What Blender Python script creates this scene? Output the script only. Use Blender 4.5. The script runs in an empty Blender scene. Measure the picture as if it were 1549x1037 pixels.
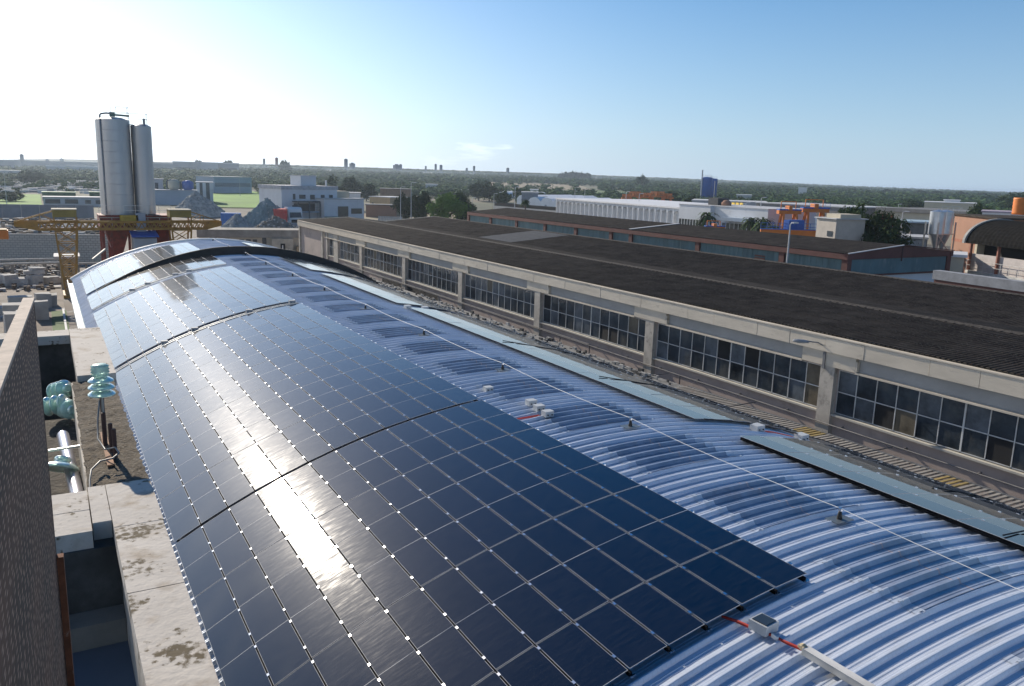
import bpy, math, random
from mathutils import Vector, Matrix
import numpy as np
R = math.radians
random.seed(7); rng = np.random.default_rng(11)
S = bpy.context.scene; COL = S.collection

# ---------------------------------------------------------------- camera
F_PX, W_PX, H_PX = 1243.33, 1549.0, 1037.0
YAW, PIT, ROL = 0.517, 0.199, 0.028
fw = Vector((math.sin(YAW)*math.cos(PIT), math.cos(YAW)*math.cos(PIT), -math.sin(PIT)))
r0 = Vector((math.cos(YAW), -math.sin(YAW), 0)); u0 = r0.cross(fw)
rt = r0*math.cos(ROL)+u0*math.sin(ROL); up = -r0*math.sin(ROL)+u0*math.cos(ROL)
cd = bpy.data.cameras.new('camera'); cam = bpy.data.objects.new('camera', cd); COL.objects.link(cam)
cd.sensor_width = 36; cd.lens = F_PX/W_PX*36; cd.clip_start = .05; cd.clip_end = 30000
M = Matrix((rt, up, -fw)).transposed().to_4x4(); cam.matrix_world = M
S.camera = cam
S.render.resolution_x = 1024; S.render.resolution_y = 686
def ray(px, py):
    return fw + rt*((px-W_PX/2)/F_PX) - up*((py-H_PX/2)/F_PX)
def at(px, D, py=262):
    """point seen at column px, horizontal distance D (ground point)"""
    d = ray(px, py); k = D/math.hypot(d.x, d.y); return Vector((d.x*k, d.y*k, 0))
def hz(px, py, D):
    d = ray(px, py); k = D/math.hypot(d.x, d.y); return d.z*k
G = -13.0
_sx = (-3000, -200, 0, 400, 774, 1100, 1300, 1549, 2200, 5000); _sv = (.003, .002, .002, .0085, .0078, .005, .002, .0002, .002, .003)
def gz(x, y):
    D = math.hypot(x, y)
    if D <= 300: return G
    a = math.atan2(x, y)-YAW; px = 774.5+F_PX*math.tan(max(-1.3, min(1.3, a)))
    return G+(D-300)*float(np.interp(px, _sx, _sv))

# ---------------------------------------------------------------- world, sun, exposure
SUN_EL, SUN_AZ = 26.0, -7.5          # azimuth measured from +Y towards +X
w = bpy.data.worlds.new('World'); S.world = w; w.use_nodes = True
nt = w.node_tree; nt.nodes.clear()
N = nt.nodes.new; L = nt.links.new
out = N('ShaderNodeOutputWorld'); bg = N('ShaderNodeBackground')
sky = N('ShaderNodeTexSky'); sky.sky_type = 'NISHITA'; sky.sun_disc = False
sky.sun_elevation = R(SUN_EL); sky.sun_rotation = R(SUN_AZ); sky.altitude = 50
sky.air_density = 1.0; sky.dust_density = 0.5; sky.ozone_density = 5.0
tc = N('ShaderNodeTexCoord'); sep = N('ShaderNodeSeparateXYZ'); L(tc.outputs['Generated'], sep.inputs[0])
mp = N('ShaderNodeMapping'); mp.inputs['Scale'].default_value = (2.4, 2.4, 15.0); L(tc.outputs['Generated'], mp.inputs[0])
no = N('ShaderNodeTexNoise'); no.inputs['Scale'].default_value = 2.3; no.inputs['Detail'].default_value = 9; no.inputs['Roughness'].default_value = .58
L(mp.outputs[0], no.inputs['Vector'])
def mth(op, a, b=None, clamp=False):
    m = N('ShaderNodeMath'); m.operation = op; m.use_clamp = clamp
    for i, v in enumerate((a, b)):
        if v is None: continue
        if isinstance(v, (int, float)): m.inputs[i].default_value = v
        else: L(v, m.inputs[i])
    return m.outputs[0]
# cloud cover: low bank ahead, thicker towards -X (left), none to the right
cov = mth('MULTIPLY', sep.outputs['X'], -0.22)
cov = mth('ADD', cov, mth('MULTIPLY', mth('SUBTRACT', 0.16, sep.outputs['Z']), 0.30))
cov = mth('ADD', cov, no.outputs['Fac'])
cov = mth('SUBTRACT', cov, mth('MULTIPLY', mth('MULTIPLY', mth('MAXIMUM', mth('ADD', sep.outputs['X'], 0.12), 0.0), mth('MAXIMUM', mth('SUBTRACT', sep.outputs['Z'], 0.03), 0.0)), 6.0))
cl = mth('MULTIPLY', mth('SUBTRACT', cov, 0.54), 4.0, True)
cl = mth('MULTIPLY', cl, mth('MULTIPLY', mth('SUBTRACT', sep.outputs['Z'], 0.004), 30.0, True))
cl = mth('MULTIPLY', cl, 0.75)
# pale airlight towards the horizon
hf = mth('POWER', mth('SUBTRACT', 1.0, mth('MULTIPLY', mth('MAXIMUM', sep.outputs['Z'], 0.0), 2.1, True), True), 1.7); hf = mth('MULTIPLY', hf, .8)
mh = N('ShaderNodeMix'); mh.data_type = 'RGBA'; hs = N('ShaderNodeHueSaturation'); hs.inputs['Saturation'].default_value = 1.4; hs.inputs['Value'].default_value = .92; L(sky.outputs[0], hs.inputs['Color']); L(hs.outputs[0], mh.inputs['A']); vm = N('ShaderNodeVectorMath'); vm.operation = 'DOT_PRODUCT'; L(tc.outputs['Generated'], vm.inputs[0])
vm.inputs[1].default_value = (math.sin(R(SUN_AZ))*math.cos(R(SUN_EL)), math.cos(R(SUN_AZ))*math.cos(R(SUN_EL)), math.sin(R(SUN_EL)))
glow = mth('POWER', mth('MAXIMUM', vm.outputs['Value'], 0.0), 8.0)
glow = mth('MULTIPLY', glow, mth('SUBTRACT', 1.12, mth('MULTIPLY', mth('MAXIMUM', sep.outputs['Z'], 0.0), 2.0), True))
mg = N('ShaderNodeMix'); mg.data_type = 'RGBA'; L(glow, mg.inputs['Factor']); mg.inputs['A'].default_value = (4.5, 6.1, 8.0, 1); mg.inputs['B'].default_value = (25, 27.5, 31, 1); L(mg.outputs['Result'], mh.inputs['B']); L(mth('MAXIMUM', hf, mth('MULTIPLY', glow, 0.5)), mh.inputs['Factor'])
mx = N('ShaderNodeMix'); mx.data_type = 'RGBA'; L(cl, mx.inputs['Factor']); L(mh.outputs['Result'], mx.inputs['A'])
mx.inputs['B'].default_value = (17, 17.4, 18, 1)
L(mx.outputs['Result'], bg.inputs['Color']); bg.inputs['Strength'].default_value = 0.088
L(bg.outputs[0], out.inputs[0])
sd = bpy.data.lights.new('sun', 'SUN'); sd.energy = 5.0; sd.angle = R(.53); sd.color = (1, .90, .76)
sun = bpy.data.objects.new('sun', sd); COL.objects.link(sun)
sdir = Vector((math.sin(R(SUN_AZ))*math.cos(R(SUN_EL)), math.cos(R(SUN_AZ))*math.cos(R(SUN_EL)), math.sin(R(SUN_EL))))
sun.rotation_euler = sdir.to_track_quat('Z', 'Y').to_euler()
S.view_settings.view_transform = 'Standard'; S.view_settings.look = 'None'; S.view_settings.exposure = 0.34; S.view_settings.gamma = 1
S.render.engine = 'CYCLES'

# ---------------------------------------------------------------- materials
MATS = {}
def mat(name, col, rough=.8, metal=0, var=.25, scale=1.5, bump=0, bscale=30, col2=None, c2lo=.5, c2hi=.6, c2scale=3, spec=.5, coat=0, coatr=.03, trans=0, alpha=1, ior=1.5, stretch=None, bump2=None):
    if name in MATS: return MATS[name]
    m = bpy.data.materials.new(name); m.use_nodes = True; n = m.node_tree.nodes; l = m.node_tree.links
    b = n['Principled BSDF']; b.inputs['Roughness'].default_value = rough; b.inputs['Metallic'].default_value = metal
    b.inputs['Specular IOR Level'].default_value = spec; b.inputs['Coat Weight'].default_value = coat; b.inputs['Coat Roughness'].default_value = coatr
    b.inputs['Transmission Weight'].default_value = trans; b.inputs['Alpha'].default_value = alpha; b.inputs['IOR'].default_value = ior
    t = n.new('ShaderNodeTexCoord'); vec = t.outputs['Object']
    if stretch:
        q = n.new('ShaderNodeMapping'); q.inputs['Scale'].default_value = stretch; l.new(vec, q.inputs[0]); vec = q.outputs[0]
    nz = n.new('ShaderNodeTexNoise'); nz.inputs['Scale'].default_value = scale; nz.inputs['Detail'].default_value = 8; nz.inputs['Roughness'].default_value = .62; l.new(vec, nz.inputs['Vector'])
    rp = n.new('ShaderNodeValToRGB'); rp.color_ramp.elements[0].position = .3; rp.color_ramp.elements[1].position = .7
    rp.color_ramp.elements[0].color = tuple(c*(1-var) for c in col)+(1,); rp.color_ramp.elements[1].color = tuple(min(1, c*(1+var)) for c in col)+(1,)
    l.new(nz.outputs['Fac'], rp.inputs[0]); cur = rp.outputs[0]
    if col2:
        n2 = n.new('ShaderNodeTexNoise'); n2.inputs['Scale'].default_value = c2scale; n2.inputs['Detail'].default_value = 7; n2.inputs['Roughness'].default_value = .65; l.new(vec, n2.inputs['Vector'])
        r2 = n.new('ShaderNodeValToRGB'); r2.color_ramp.elements[0].position = c2lo; r2.color_ramp.elements[1].position = c2hi
        l.new(n2.outputs['Fac'], r2.inputs[0]); mi = n.new('ShaderNodeMix'); mi.data_type = 'RGBA'
        l.new(r2.outputs[0], mi.inputs['Factor']); l.new(cur, mi.inputs['A']); mi.inputs['B'].default_value = tuple(col2)+(1,); cur = mi.outputs['Result']
    l.new(cur, b.inputs['Base Color'])
    if bump:
        n3 = n.new('ShaderNodeTexNoise'); n3.inputs['Scale'].default_value = bscale; n3.inputs['Detail'].default_value = 5; l.new(vec, n3.inputs['Vector'])
        bp = n.new('ShaderNodeBump'); bp.inputs['Strength'].default_value = bump; bp.inputs['Distance'].default_value = .02; l.new(n3.outputs['Fac'], bp.inputs['Height']); l.new(bp.outputs[0], b.inputs['Normal'])
    MATS[name] = m; return m
def brickmat(name, c1, c2, mortar, sx, sy, rough=.9):
    if name in MATS: return MATS[name]
    m = bpy.data.materials.new(name); m.use_nodes = True; n = m.node_tree.nodes; l = m.node_tree.links; b = n['Principled BSDF']; b.inputs['Roughness'].default_value = rough
    t = n.new('ShaderNodeTexCoord'); sp = n.new('ShaderNodeSeparateXYZ'); cb = n.new('ShaderNodeCombineXYZ'); l.new(t.outputs['Object'], sp.inputs[0])
    ad = n.new('ShaderNodeMath'); l.new(sp.outputs['X'], ad.inputs[0]); l.new(sp.outputs['Y'], ad.inputs[1]); l.new(ad.outputs[0], cb.inputs['X']); l.new(sp.outputs['Z'], cb.inputs['Y'])
    br = n.new('ShaderNodeTexBrick'); l.new(cb.outputs[0], br.inputs['Vector']); br.inputs['Scale'].default_value = 1; br.inputs['Brick Width'].default_value = sx; br.inputs['Row Height'].default_value = sy
    br.inputs['Mortar Size'].default_value = .03*sy/.25; br.inputs['Color1'].default_value = c1+(1,); br.inputs['Color2'].default_value = c2+(1,); br.inputs['Mortar'].default_value = mortar+(1,)
    l.new(br.outputs[0], b.inputs['Base Color']); MATS[name] = m; return m

concrete = mat('concrete', (.44, .40, .34), .9, var=.18, scale=1.2, bump=.3, bscale=12, col2=(.20, .18, .155), c2lo=.52, c2hi=.72, c2scale=2.5)
plaster = mat('plaster', (.42, .345, .305), .95, var=.12, scale=.8, col2=(.22, .19, .17), c2lo=.55, c2hi=.8, c2scale=.9)
fascia_m = mat('fascia concrete', (.52, .46, .37), .9, var=.14, scale=.7, col2=(.2, .18, .15), c2lo=.6, c2hi=.78, c2scale=1.3, stretch=(1, .8, 3), bump=.2, bscale=15)
beamshade = mat('beam shaded grey', (.30, .30, .29), .9, var=.12, scale=.8)  # shadow below the fascia put into the grey of the beam panels
roofdark = mat('roof sheet dark', (.050, .041, .033), .9, var=.55, scale=1.1, col2=(.12, .105, .088), c2lo=.54, c2hi=.74, c2scale=9, bump=1, bscale=28, spec=.08)
roofgrey = mat('roof sheet grey', (.15, .145, .135), .9, var=.2, scale=3)
ridgecap = mat('ridge cap', (.062, .056, .05), .9, var=.6, scale=8, spec=.1)
steelwhite = mat('white painted steel', (.72, .72, .70), .5, var=.08, scale=4)
windowframe = mat('window frame', (.55, .55, .53), .6, var=.25, scale=3, col2=(.22, .11, .06), c2lo=.62, c2hi=.75, c2scale=1.3)
glass = mat('window glass', (.035, .045, .055), .12, var=.7, scale=.9, col2=(.09, .09, .085), c2lo=.5, c2hi=.75, c2scale=1.1, spec=.35)
dark = mat('dark void', (.012, .012, .013), .9)
blackm = mat('black rubber', (.012, .012, .012), .6)
black2 = mat('black plastic', (.02, .02, .022), .45)
galv = mat('galvanised', (.45, .46, .47), .38, .85, var=.15, scale=6)
alu = mat('aluminium', (.75, .75, .76), .22, 1, var=.05)
stainless = mat('stainless', (.50, .49, .48), .44, .85, var=.10, scale=.7, stretch=(1, 1, .25))
redpaint = mat('red painted steel', (.20, .028, .018), .7, var=.35, scale=1.5, col2=(.08, .03, .02), c2lo=.5, c2hi=.7, c2scale=2)
yellowpaint = mat('crane yellow', (.33, .17, .022), .65, var=.25, scale=2, col2=(.13, .06, .02), c2lo=.55, c2hi=.75, c2scale=1.6)
orangepaint = mat('crane orange', (.60, .17, .02), .6, var=.15, scale=1)
brightyellow = mat('bright yellow', (.65, .45, .02), .6)
bluepaint = mat('blue paint', (.02, .10, .38), .5, var=.15, scale=.6)
whitewall = mat('white wall', (.62, .63, .64), .9, var=.08, scale=.3, col2=(.42, .42, .41), c2lo=.6, c2hi=.8, c2scale=.5)
greywall = mat('grey wall', (.36, .38, .41), .9, var=.1, scale=.3)
bluegrey = mat('blue grey cladding', (.30, .37, .45), .8, var=.08, scale=.3)
teal = mat('teal panel', (.10, .17, .185), .7, var=.25, scale=.5, col2=(.19, .24, .24), c2lo=.55, c2hi=.7, c2scale=1.2, stretch=(1, 3, .4))
brownp = mat('brown paint', (.13, .055, .045), .8, var=.2, scale=.8)
tan = mat('tan plaster', (.36, .28, .17), .95, var=.12, scale=.5)
cream = mat('cream plaster', (.50, .45, .35), .95, var=.1, scale=.5)
terracotta = mat('terracotta plaster', (.30, .165, .11), .95, var=.1, scale=.4)
blockwall = brickmat('block wall', (.50, .46, .40), (.42, .39, .34), (.26, .24, .21), .6, .32)
stone = mat('pale stone', (.42, .41, .39), .95, var=.25, scale=2, bump=.5, bscale=4)
trunkm = mat('bark', (.07, .05, .035), .95, var=.3, scale=4)

# ---------------------------------------------------------------- mesh builder
class MB:
    def __init__(s): s.v = []; s.f = []; s.m = []; s.sm = []
    def add(s, vs, fs, mi=0, sm=False):
        o = len(s.v); s.v += [tuple(v) for v in vs]
        for f in fs: s.f.append(tuple(i+o for i in f)); s.m.append(mi); s.sm.append(sm)
    def box(s, x0, y0, z0, x1, y1, z1, mi=0, mt=None):
        vs = [Vector(p) for p in ((x0, y0, z0), (x1, y0, z0), (x1, y1, z0), (x0, y1, z0), (x0, y0, z1), (x1, y0, z1), (x1, y1, z1), (x0, y1, z1))]
        if mt: vs = [mt @ v for v in vs]
        s.add(vs, [(0, 3, 2, 1), (4, 5, 6, 7), (0, 1, 5, 4), (1, 2, 6, 5), (2, 3, 7, 6), (3, 0, 4, 7)], mi); return s
    def bar(s, a, b, w_=.05, h=None, mi=0):
        a = Vector(a); b = Vector(b); d = b-a; ln = d.length; h = h or w_
        q = d.to_track_quat('Y', 'Z').to_matrix().to_4x4(); q.translation = a
        return s.box(-w_/2, 0, -h/2, w_/2, ln, h/2, mi, q)
    def tube(s, pts, r, seg=8, mi=0, cap=True, smooth=True):
        pts = [Vector(p) for p in pts]; rs = r if isinstance(r, (list, tuple)) else [r]*len(pts); rings = []
        for i, p in enumerate(pts):
            d = (pts[min(i+1, len(pts)-1)]-pts[max(i-1, 0)]).normalized(); q = d.to_track_quat('Z', 'Y')
            rings.append([p+q @ Vector((rs[i]*math.cos(2*math.pi*k/seg), rs[i]*math.sin(2*math.pi*k/seg), 0)) for k in range(seg)])
        vs = [v for rg in rings for v in rg]; fs = []
        for i in range(len(pts)-1):
            for k in range(seg): fs.append((i*seg+k, i*seg+(k+1) % seg, (i+1)*seg+(k+1) % seg, (i+1)*seg+k))
        s.add(vs, fs, mi, smooth)
        if cap: s.add(rings[0], [tuple(range(seg))[::-1]], mi); s.add(rings[-1], [tuple(range(seg))], mi)
        return s
    def lathe(s, prof, c=(0, 0, 0), seg=24, mi=0, q=None, smooth=True):
        vs = []
        for r_, z_ in prof:
            for k in range(seg):
                a = 2*math.pi*k/seg; v = Vector((r_*math.cos(a), r_*math.sin(a), z_))
                if q: v = q @ v
                vs.append(v+Vector(c))
        fs = [(i*seg+k, i*seg+(k+1) % seg, (i+1)*seg+(k+1) % seg, (i+1)*seg+k) for i in range(len(prof)-1) for k in range(seg)]
        s.add(vs, fs, mi, smooth); return s
    def prism(s, poly, axis, a, b, mi=0):
        """poly 2D; axis 'y': poly=(x,z) extruded y a..b ; axis 'x': poly=(y,z)"""
        n = len(poly); f = (lambda p, t: (p[0], t, p[1])) if axis == 'y' else ((lambda p, t: (t, p[0], p[1])) if axis == 'x' else (lambda p, t: (p[0], p[1], t)))
        vs = [f(p, a) for p in poly]+[f(p, b) for p in poly]
        s.add(vs, [tuple(range(n)), tuple(range(2*n-1, n-1, -1))]+[(i, i+n, (i+1) % n+n, (i+1) % n) for i in range(n)], mi); return s
    def build(s, name, mats, parent=None, loc=None, rz=None):
        me = bpy.data.meshes.new(name); me.from_pydata(s.v, [], s.f)
        if not isinstance(mats, (list, tuple)): mats = [mats]
        for m in mats: me.materials.append(m)
        me.polygons.foreach_set('material_index', s.m); me.polygons.foreach_set('use_smooth', s.sm); me.update()
        o = bpy.data.objects.new(name, me); COL.objects.link(o)
        if parent: o.parent = parent
        if loc is not None: o.location = loc
        if rz is not None: o.rotation_euler.z = rz
        return o
def B(*a, **k): return MB().box(*a, **k)
def tag(o, label, cat, group=None, kind=None):
    if label: o['label'] = label
    if cat: o['category'] = cat
    if group: o['group'] = group
    if kind: o['kind'] = kind
    return o
def thing(name, label, cat, loc=(0, 0, 0), rz=0, group=None):
    o = bpy.data.objects.new(name, None); COL.objects.link(o); o.location = loc; o.rotation_euler = (0, 0, rz); o.empty_display_size = .1
    return tag(o, label, cat, group)
def struct(o): o['kind'] = 'structure'; return o
def facing(px0, px1, D0, D1=None):
    a = at(px0, D0); b = at(px1, D1 or D0); d = b-a
    return (a.x, a.y, G), math.atan2(d.y, d.x), d.length

# ================================================================ GROUND AND FIELDS
def ground_mat():
    m = bpy.data.materials.new('ground earth'); m.use_nodes = True; n = m.node_tree.nodes; l = m.node_tree.links; b = n['Principled BSDF']; b.inputs['Roughness'].default_value = .95
    t = n.new('ShaderNodeTexCoord'); v = t.outputs['Object']
    def noise(sc, d=6):
        q = n.new('ShaderNodeTexNoise'); q.inputs['Scale'].default_value = sc; q.inputs['Detail'].default_value = d; l.new(v, q.inputs['Vector']); return q.outputs['Fac']
    def ramp(f, lo, hi, a, c):
        q = n.new('ShaderNodeValToRGB'); q.color_ramp.elements[0].position = lo; q.color_ramp.elements[1].position = hi; q.color_ramp.elements[0].color = a+(1,); q.color_ramp.elements[1].color = c+(1,); l.new(f, q.inputs[0]); return q.outputs[0]
    def mix(f, a, c):
        q = n.new('ShaderNodeMix'); q.data_type = 'RGBA'; l.new(f, q.inputs['Factor']); l.new(a, q.inputs['A']); l.new(c, q.inputs['B']); return q.outputs['Result']
    near = mix(ramp(noise(.35, 10), .5, .62, (0, 0, 0), (1, 1, 1)), ramp(noise(.12), .35, .65, (.13, .10, .075), (.21, .175, .14)), ramp(noise(1.7), .4, .6, (.10, .085, .07), (.28, .26, .23)))
    far = mix(ramp(noise(.006, 4), .45, .6, (0, 0, 0), (1, 1, 1)), ramp(noise(.05), .35, .65, (.045, .055, .025), (.09, .085, .045)), ramp(noise(.02), .4, .6, (.07, .09, .03), (.13, .105, .065)))
    ln = n.new('ShaderNodeVectorMath'); ln.operation = 'LENGTH'; l.new(v, ln.inputs[0])
    mr = n.new('ShaderNodeMapRange'); mr.inputs['From Min'].default_value = 230; mr.inputs['From Max'].default_value = 330; l.new(ln.outputs['Value'], mr.inputs[0])
    l.new(mix(mr.outputs[0], near, far), b.inputs['Base Color']); return m
g = MB(); rad = [0, 120, 300, 450, 700, 1100, 1700, 2600, 4200, 6500, 9000]; na_ = 144; vs = []
for r_ in rad:
    for k in range(na_): a = 2*math.pi*k/na_; x, y = r_*math.sin(a), r_*math.cos(a); vs.append((x, y, gz(x, y)))
g.add(vs, [(i*na_+(k+1) % na_, i*na_+k, (i+1)*na_+k, (i+1)*na_+(k+1) % na_) for i in range(1, len(rad)-1) for k in range(na_)]); c0 = len(g.v); g.v.append((0, 0, G))
for k in range(na_): g.f.append((c0, na_+(k+1) % na_, na_+k)); g.m.append(0); g.sm.append(False)
struct(g.build('ground', ground_mat()))
def patch(name, pts, z, m, kind='structure'):
    o = MB(); n_ = 24; vs = []; dz = z-G+(.25 if max(math.hypot(*p) for p in pts) > 320 else 0); P = [Vector(p) for p in pts]
    for i in range(n_+1):
        for j in range(n_+1):
            u, v = i/n_, j/n_; q = (P[0].lerp(P[1], u)).lerp(P[3].lerp(P[2], u), v); vs.append((q.x, q.y, gz(q.x, q.y)+dz))
    o.add(vs, [(i*(n_+1)+j, (i+1)*(n_+1)+j, (i+1)*(n_+1)+j+1, i*(n_+1)+j+1) for i in range(n_) for j in range(n_)]); return struct(o.build(name, m))
def P2(l): return [(at(px, D).x, at(px, D).y) for px, D in l]
grassg = mat('field green', (.12, .25, .012), .95, var=.3, scale=.04)
grassd = mat('field dull green', (.08, .13, .04), .95, var=.4, scale=.05)
dry = mat('dry field', (.21, .17, .10), .95, var=.3, scale=.03)
asph = mat('asphalt', (.06, .06, .062), .9, var=.3, scale=.3)
patch('green_field', P2([(312, 300), (440, 300), (452, 470), (318, 470)]), G+.02, grassg)
patch('green_field', P2([(720, 560), (1000, 620), (1010, 800), (700, 760)]), G+.02, grassd)
patch('green_field', P2([(-30, 290), (60, 290), (58, 400), (-20, 400)]), G+.02, grassg)
patch('dry_field', P2([(730, 720), (900, 720), (880, 1050), (745, 1100)]), G+.04, dry)
patch('dry_field', P2([(540, 235), (760, 235), (700, 300), (545, 300)]), G+.02, dry)
patch('yard', P2([(830, 120), (1600, 90), (1600, 260), (840, 260)]), G+.03, asph)
patch('road', [(20.6, -20), (23.9, -20), (23.9, 150), (20.6, 150)], G+.02, asph)
patch('stone_yard', [(-30, 60), (1.0, 60), (1.0, 128), (-30, 128)], G+.02, mat('yard dirt', (.21, .175, .14), .95, var=.35, scale=.5, col2=(.52, .51, .48), c2lo=.57, c2hi=.63, c2scale=.16, bump=.6, bscale=1.5))
patch('path', [(-3.5, 40), (-.15, 40), (-.15, 84), (-3.5, 84)], G+.03, mat('path earth', (.17, .13, .10), .95, var=.3, scale=1))

# ================================================================ OLIVE GROVES (far off wood, one mass)
def leafmat(name, c, var=.4, sc=.15):
    m = mat(name, c, .85, var=var, scale=sc, spec=.04, col2=tuple(q*1.8 for q in c), c2lo=.5, c2hi=.7, c2scale=sc*6); return m
def ico(sub=1):
    import bmesh
    bm = bmesh.new(); bmesh.ops.create_icosphere(bm, subdivisions=sub, radius=1); v = np.array([p.co[:] for p in bm.verts]); f = np.array([[q.index for q in t.verts] for t in bm.faces]); bm.free(); return v, f
def merge(name, V, Fc, m, kind='stuff'):
    me = bpy.data.meshes.new(name); nv = len(V); nf = len(Fc)
    me.vertices.add(nv); me.vertices.foreach_set('co', V.astype(np.float32).ravel()); me.loops.add(nf*3); me.loops.foreach_set('vertex_index', Fc.astype(np.int32).ravel())
    me.polygons.add(nf); me.polygons.foreach_set('loop_start', np.arange(nf, dtype=np.int32)*3); me.polygons.foreach_set('loop_total', np.full(nf, 3, np.int32))
    me.update(calc_edges=True); me.materials.append(m); o = bpy.data.objects.new(name, me); COL.objects.link(o)
    if kind: o['kind'] = kind
    return o
iv, jf = ico(2)
def crown_variant(nleaf, leaf, lumps=6):
    """ragged crown: several noisy lumps and many small leaf triangles"""
    Vs, Fs, o = [], [], 0
    for k in range(lumps):
        c = rng.normal(0, .38, 3)*np.array([1, 1, .55]); rr = rng.uniform(.35, .6)
        v = iv*(rr*rng.uniform(.65, 1.2, (len(iv), 1)))+c; Vs.append(v); Fs.append(jf+o); o += len(v)
    d = rng.normal(size=(nleaf, 3)); d /= np.linalg.norm(d, axis=1)[:, None]; p = d*rng.uniform(.55, 1.08, (nleaf, 1))
    p += rng.normal(0, .05, p.shape)
    for s_ in range(3):
        pass
    t = rng.normal(size=(nleaf, 3, 3))*leaf; Vs.append((p[:, None, :]+t).reshape(-1, 3)); Fs.append(np.arange(nleaf*3).reshape(-1, 3)+o)
    return np.concatenate(Vs), np.concatenate(Fs)
variants = [crown_variant(36, .2, 2) for _ in range(8)]
def grove(name, n, d0, d1, px0, px1, size, m, dens=None, squash=.62):
    Vs, Fs, o = [], [], 0
    for i in range(n):
        D = math.sqrt(random.uniform(d0*d0, d1*d1)); px = random.uniform(px0, px1); c = at(px, D)
        if dens and not dens(px, D, c): continue
        v, f = variants[random.randrange(len(variants))]; r_ = size*random.uniform(.65, 1.3); a = random.uniform(0, 6.28)
        ca, sa = math.cos(a), math.sin(a); q = v @ np.array([[ca, -sa, 0], [sa, ca, 0], [0, 0, 1]])
        q = q*np.array([r_, r_, r_*squash])+np.array([c.x, c.y, gz(c.x, c.y)+r_*squash*.85]); Vs.append(q); Fs.append(f+o); o += len(v)
    ob = merge(name, np.concatenate(Vs), np.concatenate(Fs), m); return ob
olive = leafmat('olive foliage', (.042, .078, .024), .45, .02)
def dn(px, D, c):
    if 318 < px < 452 and D < 485: return False
    if 55 < px < 160 and D < 330: return False
    if px < 160 and D < 660: return random.random() < .12
    if 730 < px < 905 and 700 < D < 1000: return random.random() < .06
    if 700 < px < 1010 and 560 < D < 760: return random.random() < .12
    if 660 < px < 880 and D < 470: return False
    if 310 < px < 390 and D < 520: return False
    return True
grove('olive_grove', 5200, 420, 800, -60, 1620, 3.6, olive, dn)
grove('olive_grove', 5200, 800, 1700, -60, 1620, 5.5, olive, dn)
grove('olive_grove', 2600, 1700, 4200, -60, 1620, 10, olive, None, .42)
for o, l_ in zip(sorted([x for x in S.objects if x.name.startswith('olive_grove')], key=lambda x: x.name), ('nearer band of grey green olive trees behind the fields and sheds', 'middle band of olive groves covering the plain', 'farthest band of olive groves reaching the horizon')): tag(o, l_, 'olive grove')

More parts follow.
